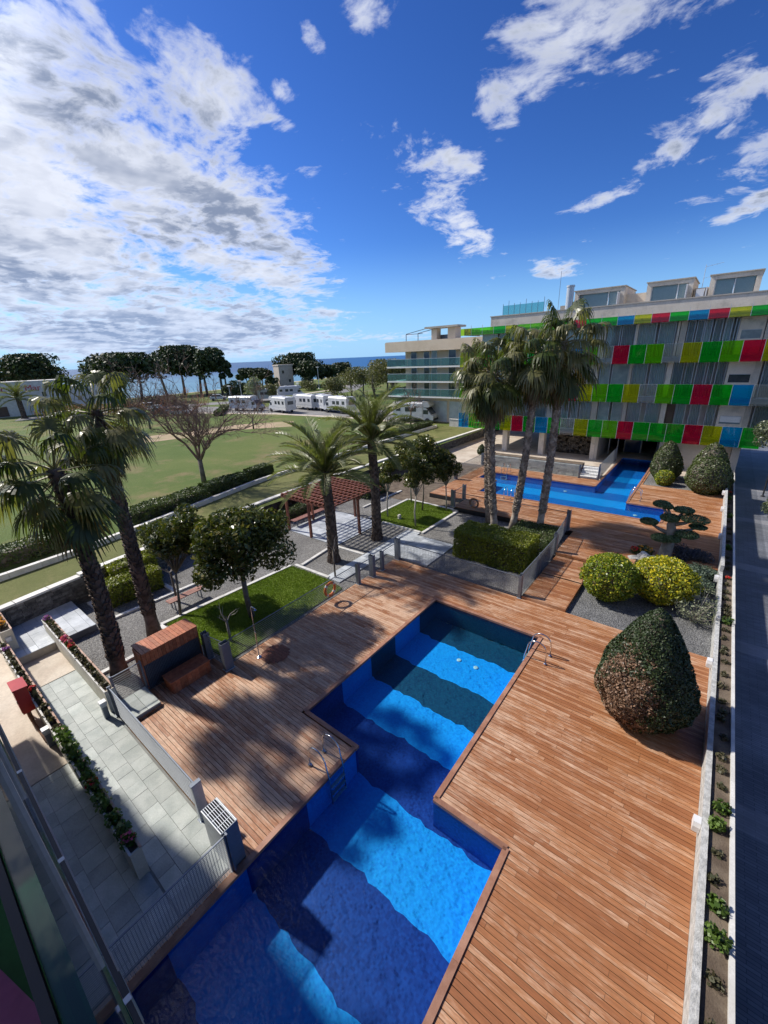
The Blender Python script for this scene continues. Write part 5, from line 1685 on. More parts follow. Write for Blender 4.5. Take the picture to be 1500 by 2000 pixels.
leafy_tree('magnolia_tree', 'broad glossy leaved tree standing on the bright green lawn', (-13.7, 7.85, 0), lumps((-14.1, 7.7, 3.2), (2.3, 2.3, 1.65), 34, .72, zmin=-.35), 19000, 'magnolia_leaf', .17, bark='bark', r=.12, group='glossy leaved garden trees')
leafy_tree('magnolia_tree', 'smaller glossy leaved tree on a slim trunk beside the long bench', (-16.3, 6.1, 0), lumps((-17.3, 7.3, 3.3), (1.35, 1.5, 1.2), 16, .6), 8000, 'magnolia_leaf', .16, r=.06, group='glossy leaved garden trees')
for i, (b, c, s, lab) in enumerate((((-13.4, 19.6, 0), (-13.3, 19.8, 3.5), 1.0, 'standard tree on a pale slim trunk at the near side of the small lawn'), ((-15.9, 20.0, 0), (-15.8, 20.2, 2.9), .75, 'smallest standard tree at the pergola side of the small lawn'), ((-14.6, 22.2, 0), (-14.5, 22.2, 3.7), 1.15, 'bushy multi stemmed tree in the middle of the small lawn'),
                                    ((-13.2, 23.0, 0), (-13.1, 22.8, 3.1), .85, 'standard tree on a slim trunk at the far deck corner of the small lawn'), ((-16.2, 23.2, 0), (-16.2, 23.1, 3.6), .95, 'standard tree at the back corner of the small lawn'))):
    leafy_tree('small_tree', lab, b, lumps(c, (1.15*s, 1.15*s, 1.25*s), 13, .5*s), int(5200*s), 'magnolia_leaf', .15, r=.05, bark='bark_pale' if i != 2 else 'bark', group='small standard trees of the little lawn')
mu = thing('garden_stump', 'small pale stone stump on the little lawn', 'stump', (-15.0, 20.1, .03))
MB().lathe((-15.0, 20.1, .03), [(.12, 0), (.10, .15), (.14, .2), (.08, .3)], 9).build('stone', 'rock', mu)


def hedge(name, label, x0, x1, y0, y1, z0, z1, n, leaf, size, group=None, rot=0):
    c = ((x0+x1)/2, (y0+y1)/2, z0)
    t = thing(name, label, 'hedge', c, group)
    lx, ly, lz = x1-x0, y1-y0, z1-z0
    ca, sa = math.cos(rot), math.sin(rot)
    areas = np.array([lx*ly, ly*lz, ly*lz, lx*lz, lx*lz]); f = vrng.choice(5, n, p=areas/areas.sum())
    u, v = vrng.random(n), vrng.random(n); dpt = vrng.random(n)**2*.16
    P = np.zeros((n, 3)); N = np.zeros((n, 3))
    P[:, 0] = np.where(f == 1, dpt, np.where(f == 2, lx-dpt, u*lx)); P[:, 1] = np.where(f == 3, dpt, np.where(f == 4, ly-dpt, np.where(f == 0, v*ly, u*ly)))
    P[:, 2] = np.where(f == 0, lz-dpt, v*lz)
    N[f == 0, 2] = 1; N[f == 1, 0] = -1; N[f == 2, 0] = 1; N[f == 3, 1] = -1; N[f == 4, 1] = 1
    P += N*(.05*np.sin(P[:, [0]]*3.1+P[:, [1]]*2.3+P[:, [2]]*4))
    P -= np.array([lx/2, ly/2, 0])
    X = P.copy(); X[:, 0] = P[:, 0]*ca-P[:, 1]*sa; X[:, 1] = P[:, 0]*sa+P[:, 1]*ca
    Nn = N.copy(); Nn[:, 0] = N[:, 0]*ca-N[:, 1]*sa; Nn[:, 1] = N[:, 0]*sa+N[:, 1]*ca
    add_leaves('foliage', t, X+np.array(c), Nn, leaf, size, aspect=.55, tilt=.8, rng=vrng)
    mb = MB(); mb.rbox(c[:2], lx/2-.2, ly/2-.2 if ly > .5 else ly*.2, z0, z1-.2, rot)
    mb.build('branches', 'bark', t)
    return t


hedge('clipped_hedge', 'thick clipped yellow green hedge block before the palm clump', -9.55, -5.75, 17.4, 19.2, 0, 1.45, 21000, 'hedge_leaf', .085)
hedge('low_hedge', 'low dark green planting between the palm clump and the timber steps', -8.0, -5.6, 19.6, 22.9, 0, .55, 9000, 'low_hedge_leaf', .09)
hedge('garden_hedge', 'yellow green hedge along the left garden path behind the palm trunks', -20.6, -19.4, 4.5, 6.9, 0, 1.05, 8500, 'hedge_leaf', .09)
hedge('garden_hedge', 'higher clipped hedge against the stone wall behind the garden path', -21.4, -20.5, 5.2, 7.3, 0, 1.35, 5200, 'hedge_leaf', .09)
hedge('garden_hedge', 'dark low hedge under the back of the pergola by the stone wall', -21.7, -20.8, 15.6, 19.4, 0, .75, 5200, 'low_hedge_leaf', .09)
hedge('garden_hedge', 'dark hedge along the stone wall behind the small standard trees', -22.2, -19.3, 22.0, 24.2, 0, 1.2, 6500, 'low_hedge_leaf', .11)
for i, (x0, x1, y0, y1, r, lab) in enumerate(((-27.4, -25.9, 8.2, 13.5, .13, 'first dark hedge along the low park wall behind the fan palms'), (-28.3, -27.0, 13.8, 17.4, .10, 'second dark hedge along the low park wall behind the big bare tree'), (-28.9, -27.8, 18.0, 20.2, .1, 'short rounded hedge piece along the low park wall'), (-29.3, -28.2, 36.5, 45.5, .0, 'long dark hedge along the park wall before the white camper van'),
                                            (-26.6, -25.4, -3, 6.5, .05, 'dark hedge along the low park wall at the left behind the leaning palm'))):
    hedge('park_hedge', lab, x0, x1, y0, y1, 1.2, 2.05, 7000, 'low_hedge_leaf', .13, 'dark hedges along the park wall', r)
hedge('park_hedge', 'low dark hedge along the road before the parked campers', -75, -73.8, 38, 50, 1.2, 2.0, 2500, 'low_hedge_leaf', .3, None, .9)


def clipped(name, label, c, prof, n, leaf, size, core='bark', seed=0, tilt=.7, shell=.12, aspect=.55, wild=1.0):
    """surface of revolution clothed in leaves; prof = [(r,z)...]"""
    t = thing(name, label, 'shrub', c)
    prof = np.array(prof, float)
    seg = np.hypot(np.diff(prof[:, 0]), np.diff(prof[:, 1])); ar = seg*(prof[:-1, 0]+prof[1:, 0]+.02); k = vrng.choice(len(ar), n, p=ar/ar.sum())
    u = vrng.random(n); r = prof[k, 0]*(1-u)+prof[k+1, 0]*u; z = prof[k, 1]*(1-u)+prof[k+1, 1]*u
    th = vrng.random(n)*2*math.pi
    wob = 1+wild*(.035*np.sin(3*th+z*2.1+seed)+.03*np.sin(7*th-z*3.7)+.02*np.sin(13*th+z*9))+(wild-1)*.09*np.abs(vrng.normal(size=n))
    rr = r*wob*(1-shell*vrng.random(n)**2)
    P = np.stack([c[0]+rr*np.cos(th), c[1]+rr*np.sin(th), c[2]+z], 1)
    dr, dzv = prof[k+1, 0]-prof[k, 0], prof[k+1, 1]-prof[k, 1]
    N = np.stack([np.cos(th)*dzv, np.sin(th)*dzv, -dr], 1)
    add_leaves('foliage', t, P, N, leaf, size, aspect=aspect, tilt=tilt, rng=vrng)
    MB().lathe(c, [(max(.03, a*.84), b*.96+.02) for a, b in prof], 18).build('inner_branches', core, t, True)
    return t


clipped('clipped_shrub', 'great pear shaped clipped shrub with a scorched brown patch on the near deck', (-.17, 11.45, 0), [(.55, .03), (.95, .3), (1.18, .75), (1.21, 1.15), (1.11, 1.65), (.89, 2.2), (.63, 2.75), (.42, 3.12), (.24, 3.4), (.02, 3.6)], 42000, 'scorched_box_leaf', .062)
clipped('clipped_shrub', 'clipped cone shrub on the far gravel with a small yellow bush at its foot', (-2.3, 37.4, .27), [(.7, .05), (1.0, .5), (1.05, 1.0), (.9, 1.7), (.62, 2.3), (.35, 2.75), (.02, 2.95)], 9000, 'cone_leaf', .10)
clipped('clipped_shrub', 'double lobed clipped shrub nearest the street planter on the far gravel', (.35, 35.0, .27), [(.75, .05), (1.2, .5), (1.32, 1.0), (1.25, 1.5), (.95, 2.0), (.5, 2.4), (.02, 2.5)], 9000, 'cone_leaf', .10)
clipped('clipped_shrub', 'taller clipped cone behind the double lobed shrub on the far gravel', (.35, 36.4, .27), [(.8, .05), (1.15, .8), (1.05, 1.8), (.75, 2.5), (.4, 3.0), (.02, 3.25)], 7000, 'cone_leaf', .10)
clipped('round_bush', 'small round yellow green bush at the foot of the far cone shrub', (-2.15, 35.6, .27), [(.4, .05), (.62, .35), (.62, .7), (.4, 1.0), (.02, 1.1)], 3500, 'euonymus_leaf', .09, tilt=1.0)
clipped('round_bush', 'little dark cone bush in the stone bed at the seaward end of the far deck', (-16.9, 36.0, .9), [(.35, .0), (.45, .3), (.3, .7), (.02, .95)], 1500, 'cone_leaf', .10, tilt=1.0)
clipped('variegated_bush', 'rounded yellow green bush on the gravel beside the timber steps', (-2.25, 17.6, -.04), [(.35, .05), (.80, .4), (1.0, .85), (1.02, 1.2), (.86, 1.58), (.54, 1.86), (.02, 1.98)], 12000, 'euonymus_leaf', .10, tilt=1.1, shell=.35, wild=1.6)
clipped('variegated_bush', 'rounded golden yellow bush on the gravel before the bonsai tree', (-.45, 18.6, -.04), [(.4, .05), (.88, .4), (1.10, .85), (1.12, 1.15), (.95, 1.5), (.6, 1.78), (.02, 1.9)], 13500, 'euonymus_gold', .10, tilt=1.1, shell=.35, wild=1.6)

# airy grey shrub
gs = thing('grey_shrub', 'airy grey leaved shrub with bare curling stems beside the golden bush', 'shrub', (.75, 17.6, -.04))
mb = MB(); tips = []
for k in range(34):
    a = vrng.uniform(0, 6.28); l = vrng.uniform(.5, 1.15); h = vrng.uniform(.35, 1.25)
    p = [Vector((.75, 17.6, -.04))]
    for i in range(1, 6):
        u = i/5
        p.append(Vector((.75+math.cos(a+.5*u)*l*u*.8, 17.6+math.sin(a+.5*u)*l*u, -.04+h*math.sin(u*1.7))))
    mb.tube(p, [.016, .013, .01, .008, .006, .004], 4); tips += p[2:]
mb.build('stems', 'bark_grey', gs)
tp = np.array([tuple(q) for q in tips]); P = tp[vrng.integers(0, len(tp), 1300)]+vrng.normal(size=(1300, 3))*.10
P[:, 0] = P[:, 0].clip(-.6, 1.33)
add_leaves('foliage', gs, P, None, 'grey_leaf', .07, aspect=.35, rng=vrng)

def ground_cover(name, label, c, R3, k, n, leaf, size, lump=.35, xmax=None):
    t = thing(name, label, 'shrub', c)
    bl = lumps((c[0], c[1], c[2]+R3[2]*.45), R3, k, lump, zmin=-.1)
    P, N = blob_points([b[:3] for b in bl], [b[3:6] for b in bl], n, vrng, shell=.8)
    P[:, 2] = np.maximum(P[:, 2], c[2]+.02)
    if xmax: P[:, 0] = np.minimum(P[:, 0], xmax-vrng.random(len(P))*.1)
    add_leaves('foliage', t, P, N, leaf, size, aspect=.28, rng=vrng, tilt=1.2)
    mb = MB()
    for b in bl: mb.tube([c, (b[0] if not xmax else min(b[0], xmax-.1), b[1], b[2])], [.025, .008], 4)
    mb.build('stems', 'bark', t)
ground_cover('juniper', 'spreading grey green juniper against the street planter wall', (.78, 20.9, -.04), (.9, 1.2, .55), 16, 7000, 'juniper_leaf', .11, .38, 1.36)
ground_cover('juniper', 'dark bluish juniper at the foot of the bonsai tree', (.30, 23.0, .0), (.75, .8, .65), 12, 5000, 'blue_juniper_leaf', .11, .34)
ground_cover('heath_shrub', 'low grey brown heath plant between the golden bush and the rock', (-1.5, 20.4, -.04), (.6, .7, .4), 8, 2200, 'grey_leaf', .09, .28)
ground_cover('low_shrub', 'small dark plant at the foot of the bonsai rock', (-.7, 20.9, -.04), (.5, .4, .3), 6, 1500, 'low_hedge_leaf', .08, .22)
tuft('flower_clump', 'red and orange flowers beside the rock on the far deck edge', 'flowers', (-1.55, 22.3, .25), .42, 500, 'low_hedge_leaf', .09, None, 'petal_orange', 60, .38)
tuft('flower_clump', 'dark red flowers at the far end of the bonsai rock', 'flowers', (-1.95, 22.1, .25), .22, 200, 'low_hedge_leaf', .08, None, 'petal_red', 60, .34)
# rock and bonsai
def boulder(name, label, c, R3, seed, mat='rock', cat='rock', parent=None, rot=0):
    bm_v = []; rg = np.random.default_rng(seed)
    mb = MB(); nu, nv = 18, 10
    for j in range(nv+1):
        ph = -math.pi/2+math.pi*j/nv
        for i in range(nu):
            th = 2*math.pi*i/nu
            d = np.array([math.cos(ph)*math.cos(th), math.cos(ph)*math.sin(th), math.sin(ph)])
            w = 1+.16*math.sin(4*d[0]*2+seed)+.13*math.sin(5*d[1]*2+2*seed)+.11*math.sin(9*d[2]+7*d[0])
            x, y = d[0]*R3[0]*w, d[1]*R3[1]*w
            mb.v.append((c[0]+x*math.cos(rot)-y*math.sin(rot), c[1]+x*math.sin(rot)+y*math.cos(rot), c[2]+d[2]*R3[2]*w))
    for j in range(nv):
        for i in range(nu):
            i2 = (i+1) % nu
            mb.f.append((j*nu+i, j*nu+i2, (j+1)*nu+i2, (j+1)*nu+i))
    t = thing(name, label, cat, (c[0], c[1], c[2]-R3[2]))
    mb.build('stone', mat, t)
boulder('boulder', 'long pale craggy rock lying at the foot of the bonsai tree', (-1.35, 21.75, .1), (.85, .38, .42), 3, rot=.35)
boulder('boulder', 'small pale stone by the juniper at the street wall', (.7, 19.6, .05), (.22, .18, .14), 5)
boulder('boulder', 'smallest pale stone right beside the street wall lamp', (1.1, 19.55, .02), (.13, .12, .1), 8)
lg = thing('timber_edging', 'weathered grey timber edging before the juniper', 'edging', (.7, 19.35, 0))
MB().beam((.15, 19.42, .05), (1.33, 19.2, .05), .10, .16).build('sleeper', 'bark_grey', lg)
bo = thing('bonsai_tree', 'cloud pruned bonsai tree with thick trunk and flat leaf pads at the far deck', 'tree', (-.75, 22.6, 0))
MB().tube([(-.72, 22.6, -.1), (-.72, 22.6, .35), (-.68, 22.6, .9), (-.62, 22.6, 1.4), (-.72, 22.6, 1.95), (-.66, 22.6, 2.25)], [.42, .30, .26, .21, .19, .12], 10).build('trunk', 'bark_grey', bo, True)
mb = MB()
pads = [(-1.24, 22.6, 2.88, .38, .34, .17), (-.98, 22.6, 2.80, .22, .2, .13), (-.36, 22.7, 2.72, .43, .36, .14), (.12, 22.5, 2.42, .58, .45, .20), (-.82, 22.5, 2.30, .40, .36, .20), (-1.62, 22.6, 1.92, .40, .36, .15), (-.05, 22.5, 1.62, .50, .40, .20), (-1.0, 22.4, 1.25, .42, .36, .20), (.30, 22.6, 2.05, .36, .3, .10), (-.5, 22.3, 1.35, .3, .3, .16)]
for p in pads:
    s = Vector((-.66, 22.6, min(2.1, max(.9, p[2]-.45)))); e = Vector((p[0], p[1], p[2]-.06))
    mb.tube([s, s.lerp(e, .5)+Vector((0, 0, -.05)), e], [.12, .08, .04], 6)
mb.build('branches', 'bark_grey', bo, True)
for p in pads:
    P, N = blob_points([p[:3]], [p[3:6]], 2600, vrng, shell=.3)
    P[:, 2] = np.maximum(P[:, 2], p[2]-p[5]*.55)
    add_leaves('leaf_pad', bo, P, N, 'bonsai_leaf', .062, aspect=.5, rng=vrng, tilt=.8)

# bare trees
def bare_tree(name, label, base, height, width, trunk_h, r, seed, depth=5, mat='twig', trunkmat='bark', group=None, nb=4, spread=.75, stub=False, up=.35):
    t = thing(name, label, 'tree', base, group)
    rg = random.Random(seed)
    b = Vector(base); f = b+Vector((rg.uniform(-.05, .05), rg.uniform(-.05, .05), trunk_h))
    MB().tube([b, b.lerp(f, .5), f], [r*1.2, r, r*.95], 8).build('trunk', trunkmat, t, True)
    mb = MB()
    def grow(p, d, L, rad, k):
        rad = max(rad, .010)
        if k == 0: return
        q = p; pts = [p]; n = 3
        for i in range(n):
            d = (d+Vector((rg.gauss(0, .16), rg.gauss(0, .16), rg.gauss(0, .10)+up*.12))).normalized()
            q = q+d*L/n; pts.append(q)
        mb.tube(pts, [rad, rad*.85, rad*.7, rad*.55], 5 if k > 2 else 3, False)
        m = rg.choice((2, 3, 3)) if not stub else rg.choice((1, 2))
        for i in range(m):
            ax = d.cross(Vector((rg.gauss(0, 1), rg.gauss(0, 1), rg.gauss(0, 1)))).normalized()
            nd = (d*math.cos(spread*rg.uniform(.5, 1.1))+ax*math.sin(spread*rg.uniform(.5, 1.1))).normalized()
            grow(pts[rg.choice((2, 3))], nd, L*rg.uniform(.62, .88), rad*.6, k-1)
    L0 = (height-trunk_h)*.40
    for i in range(nb):
        a = 2*math.pi*i/nb+rg.uniform(-.4, .4)
        d = Vector((math.cos(a)*width, math.sin(a)*width, rg.uniform(.6, 1.3))).normalized()
        grow(f-Vector((0, 0, rg.uniform(0, trunk_h*.12))), d, L0*rg.uniform(.8, 1.2), r*.6, depth)
    mb.build('branches', mat, t)
    return t


bare_tree('bare_tree', 'wide leafless tree standing alone on the park lawn behind the fan palms', (-30.5, 15.5, 1.2), 7.4, .62, 2.0, .18, 3, 7, nb=8, up=.6)
bare_tree('bare_tree', 'small leafless tree by the dirt path before the parked campers', (-50.5, 34.2, 1.2), 4.9, .9, 1.6, .10, 5, 5, group='smaller leafless park trees')
bare_tree('bare_tree', 'leafless tree with reddish twigs before the white camper van', (-30.9, 44.4, 1.2), 5.2, .7, 2.2, .11, 6, 5, group='smaller leafless park trees')
bare_tree('bare_tree', 'tawny leafless tree behind the wide bare tree near the road', (-62, 31, 1.2), 6.5, 1.0, 1.6, .14, 7, 6, mat='umber_flower', group='tawny bare trees at the road')
bare_tree('bare_tree', 'second tawny leafless tree farther left near the road', (-66, 27, 1.2), 6.0, 1.0, 1.4, .14, 8, 6, mat='umber_flower', group='tawny bare trees at the road')
bare_tree('pollard_tree', 'small pollarded tree with knobbly bare branches on the bright lawn by the bench', (-13.0, 6.4, 0), 1.75, .8, .95, .05, 9, 3, 'bark_grey', 'bark_grey', nb=4, stub=True, up=1.2)
bare_tree('pollard_tree', 'slim leafless sapling with few branches behind the orange ring fence', (-13.1, 12.2, 0), 2.3, .7, 1.5, .04, 10, 3, 'bark_grey', 'bark', nb=3, stub=True, up=1.0)
bare_tree('pollard_tree', 'bare little tree with crossing branches above the red bench', (-17.6, 6.6, 0), 2.4, 1.1, 1.5, .05, 12, 3, 'bark_grey', 'bark', nb=4, stub=True, up=.6)

# street side greenery at the right edge
leafy_tree('street_tree', 'grey green street tree reaching in at the right edge before the block', (4.3, 37.0, -.6), lumps((3.75, 37.0, 4.35), (1.55, 1.6, 1.5), 20, .6), 6500, 'street_leaf', .17, bark='bark', r=.09)
leafy_tree('street_bush', 'grey green bush at the right edge beside the dark street', (3.75, 31.8, -.6), lumps((3.7, 31.8, .8), (.75, 1.0, 1.0), 9, .40), 2600, 'street_leaf', .13, cat='shrub', bark='bark', r=.04)
sp = thing('street_pole', 'slim dark pole on the street at the right edge', 'pole', (3.72, 39.0, -.6))
MB().tube([(3.72, 39.0, -.6), (3.72, 39.0, 2.6)], .05, 8).build('shaft', 'black_plastic', sp)
MB().lathe((3.72, 39.0, -.6), [(.12, 0), (.12, .06), (.06, .1)], 10).build('base', 'black_plastic', sp)
MB().lathe((3.72, 39.0, 2.6), [(.05, 0), (.09, .04), (.09, .16), (.02, .2)], 10).build('head', 'black_plastic', sp)

# ------------------------------------------------------------------ far pines and scrub
def far_tree(name, label, x, y, h, w, leaf, n, kind='pine', trunks=1, size=.75, group=None, z=1.2):
    t = thing(name, label, 'tree', (x, y, z), group)
    rw_ = w/2
    dirx = Vector((-x, -y, 0)).normalized(); side = Vector((dirx.y, -dirx.x, 0))
    if kind == 'pine': cz, rz = h*.655, h*.345
    elif kind == 'bush': cz, rz = h*.5, h*.5
    else: cz, rz = h*.66, h*.36
    c = np.array([x, y, z+cz])
    bl = lumps(c, (rw_*.92, rw_*.92, rz), 34 if w > 8 else 16, rw_*.40, zmin=-.55 if kind == 'pine' else -.9)
    bl = [(b[0], b[1], b[2], b[3], b[4], min(b[5], rz*.58)) for b in bl]
    P, N = blob_points([b[:3] for b in bl], [b[3:6] for b in bl], n, vrng, shell=.4)
    P[:, 2] = np.minimum(P[:, 2], z+h)
    add_leaves('crown', t, P, N, leaf, size, aspect=.6, rng=vrng, tilt=.9)
    for k in range(trunks):
        o = side*(w*.30*(k-(trunks-1)/2)+vrng.normal()*.3)+dirx*vrng.normal()*1.0
        b0 = Vector((x, y, z))+o
        mb = MB()
        top = Vector((x, y, z+cz))+o*1.25
        if kind != 'bush' or k == 0:
            mb.tube([b0, b0.lerp(top, .5)+side*vrng.normal()*.25, top], [.32*h/12+.05, .26*h/12+.04, .12], 7)
            mb.build('trunk', 'bark', t, True)
    return t
PG = 'umbrella pines along the beach'
far_tree('umbrella_pine', 'great umbrella pine with several trunks standing against the sea', -129.7, 65.1, 13.9, 17, 'pine_leaf', 9000, trunks=3, group=PG)
far_tree('umbrella_pine', 'umbrella pine at the right of the great beach pine', -117.3, 68.1, 13.0, 11, 'pine_leaf', 6000, trunks=2, group=PG)
far_tree('umbrella_pine', 'narrow pine at the seaward right end of the pine group', -112.0, 69.5, 10.3, 4.0, 'pine_leaf', 2500, group=PG)
far_tree('umbrella_pine', 'broad low umbrella pine behind the tall fan palm', -115.9, 44.1, 11.9, 17.5, 'pine_leaf', 8500, trunks=2, group=PG)
far_tree('umbrella_pine', 'umbrella pine rising behind the white beach building', -142.8, 31.0, 12.8, 18, 'pine_leaf', 7500, trunks=2, group=PG)
far_tree('umbrella_pine', 'umbrella pine behind the left end of the white beach building', -141.0, 20.0, 12.2, 13, 'pine_leaf', 5000, trunks=1, group=PG)
far_tree('umbrella_pine', 'wide dome shaped pine behind the small square tower', -120.5, 103.3, 10.9, 17, 'pine_leaf', 9000, 'round', 2, group=PG)
far_tree('umbrella_pine', 'rounded pine at the right foot of the dome shaped pine', -108.0, 98.5, 8.2, 9, 'pine_leaf', 4500, 'round', group=PG)
far_tree('umbrella_pine', 'small spreading pine at the left of the tower', -134.1, 91.2, 6.6, 8, 'pine_leaf', 3500, group=PG)
far_tree('umbrella_pine', 'twin of the small spreading pine nearer the tower', -127.3, 92.2, 6.5, 9, 'pine_leaf', 3800, group=PG)
far_tree('umbrella_pine', 'low dark pine bush left of the tower foot', -116.2, 88.3, 4.2, 4.6, 'pine_leaf', 1500, 'bush', group=PG)
far_tree('umbrella_pine', 'dark low pine right of the dome shaped pine against the sea', -113.6, 110.8, 6.6, 9.6, 'pine_leaf', 4000, 'round', group=PG)
far_tree('umbrella_pine', 'second dark low pine before the sea behind the tawny trees', -115.4, 120.6, 7.0, 8.6, 'pine_leaf', 3800, 'round', group=PG)
far_tree('umbrella_pine', 'last dark pine before the sea beside the beige flats', -104, 128, 6.0, 8.0, 'pine_leaf', 3000, 'round', group=PG)
BG = 'dark bushes round the beach road'
far_tree('dark_bush', 'dark bushy tree beside the beach road left of the campers', -98.0, 61.6, 4.6, 5.0, 'pine_leaf', 2200, 'bush', group=BG, size=.4)
far_tree('dark_bush', 'second dark bushy tree beside the beach road', -102.8, 67.1, 4.2, 5.4, 'pine_leaf', 2200, 'bush', group=BG, size=.4)
far_tree('dark_bush', 'dark rounded bush before the square tower', -115.9, 94.5, 4.7, 4.4, 'pine_leaf', 1800, 'bush', group=BG, size=.4)
far_tree('dark_bush', 'dark rounded bush before the dome shaped pine', -106.6, 94.8, 5.0, 4.6, 'pine_leaf', 1800, 'bush', group=BG, size=.4)
far_tree('dark_bush', 'dark little bush between the tower and the road', -117.5, 91.5, 2.4, 2.6, 'pine_leaf', 700, 'bush', group=BG, size=.35)
OG = 'tawny green trees beyond the park lawn'
far_tree('tawny_tree', 'tawny green tree at the left of the row before the sea', -69.8, 77.9, 6.6, 9, 'olive_tree_leaf', 3800, 'round', 2, .35, OG)
far_tree('tawny_tree', 'largest tawny green tree in the row before the sea', -60.2, 75.6, 8.2, 10, 'olive_tree_leaf', 4600, 'round', 2, .35, OG)
far_tree('tawny_tree', 'tawny green tree next to the beige flats', -57.8, 79.1, 7.6, 8, 'olive_tree_leaf', 3600, 'round', 2, .35, OG)
far_tree('tawny_tree', 'tawny green tree farther back in the row before the sea', -72, 90, 7.8, 10, 'olive_tree_leaf', 3800, 'round', 2, .35, OG)
far_tree('tawny_tree', 'small single tawny tree on the lawn behind the date palms', -62.8, 63.0, 5.2, 5.0, 'olive_tree_leaf', 2400, 'round', 1, .3, OG)
far_tree('tawny_tree', 'pale feathery tree by the road behind the parked campers', -85.0, 59.3, 5.6, 5.0, 'grey_leaf', 1800, 'round', 1, .35, OG)
far_tree('tawny_tree', 'pale low feathery tree beside the road lamp', -80.9, 61.6, 4.2, 3.4, 'olive_tree_leaf', 1200, 'round', 1, .3, OG)
far_tree('scrub', 'tawny scrub between the road lamp and the tower', -98.7, 88.3, 2.8, 7, 'olive_tree_leaf', 1800, 'bush', 1, .35)
far_tree('scrub', 'grey green scrub along the road right of the lamp', -93, 95, 3.0, 8, 'grey_leaf', 1800, 'bush', 1, .35)
far_tree('scrub', 'reddish dry scrub before the white beach building', -100, 27, 2.2, 11, 'dry_leaf', 2200, 'bush', 1, .35)
far_tree('scrub', 'dry tawny scrub along the road behind the tall palm', -93, 33, 2.4, 12, 'dry_leaf', 2200, 'bush', 1, .35)
far_tree('scrub', 'dry scrub below the broad low umbrella pine', -104, 45, 2.3, 14, 'dry_leaf', 2000, 'bush', 1, .35)

# ------------------------------------------------------------------ roads, campers, cars, lamps, far buildings
def ribbon(name, pts, w, z, mat):
    mb = MB(); L = []
    for i, p in enumerate(pts):
        a = Vector(pts[max(0, i-1)]); b = Vector(pts[min(len(pts)-1, i+1)])
        d = (b-a).normalized(); n = Vector((-d.y, d.x))
        L.append((Vector(p)+n*w/2, Vector(p)-n*w/2))
    V = []
    for a, b in L: V += [(a.x, a.y, z), (b.x, b.y, z)]
    mb.add(V, [(2*i, 2*i+1, 2*i+3, 2*i+2) for i in range(len(L)-1)])
    structure(name, mb, mat)
ribbon('road', [(-108, 20), (-100, 42), (-90, 58), (-82, 72), (-84, 88), (-100, 112)], 6.5, 1.212, 'asphalt')
ribbon('road', [(-92, 42), (-76, 47.5), (-62, 52), (-45, 53), (-22, 55)], 9.5, 1.208, 'asphalt')
ribbon('pavement', [(-88, 40), (-75, 42.3), (-61, 46.6), (-45, 48.2), (-31, 47.6)], 1.3, 1.216, 'beige_paving')
ribbon('pavement', [(-96, 70), (-90, 78), (-92, 92), (-106, 114)], 2.0, 1.216, 'beige_paving')
ribbon('dirt_track', [(-58, 20), (-55, 28), (-54, 34.5), (-49, 40)], 5.5, 1.21, 'dirt_path')
ribbon('dirt_track', [(-80, 60), (-66, 62), (-58, 57)], 2.6, 1.21, 'dirt_path')


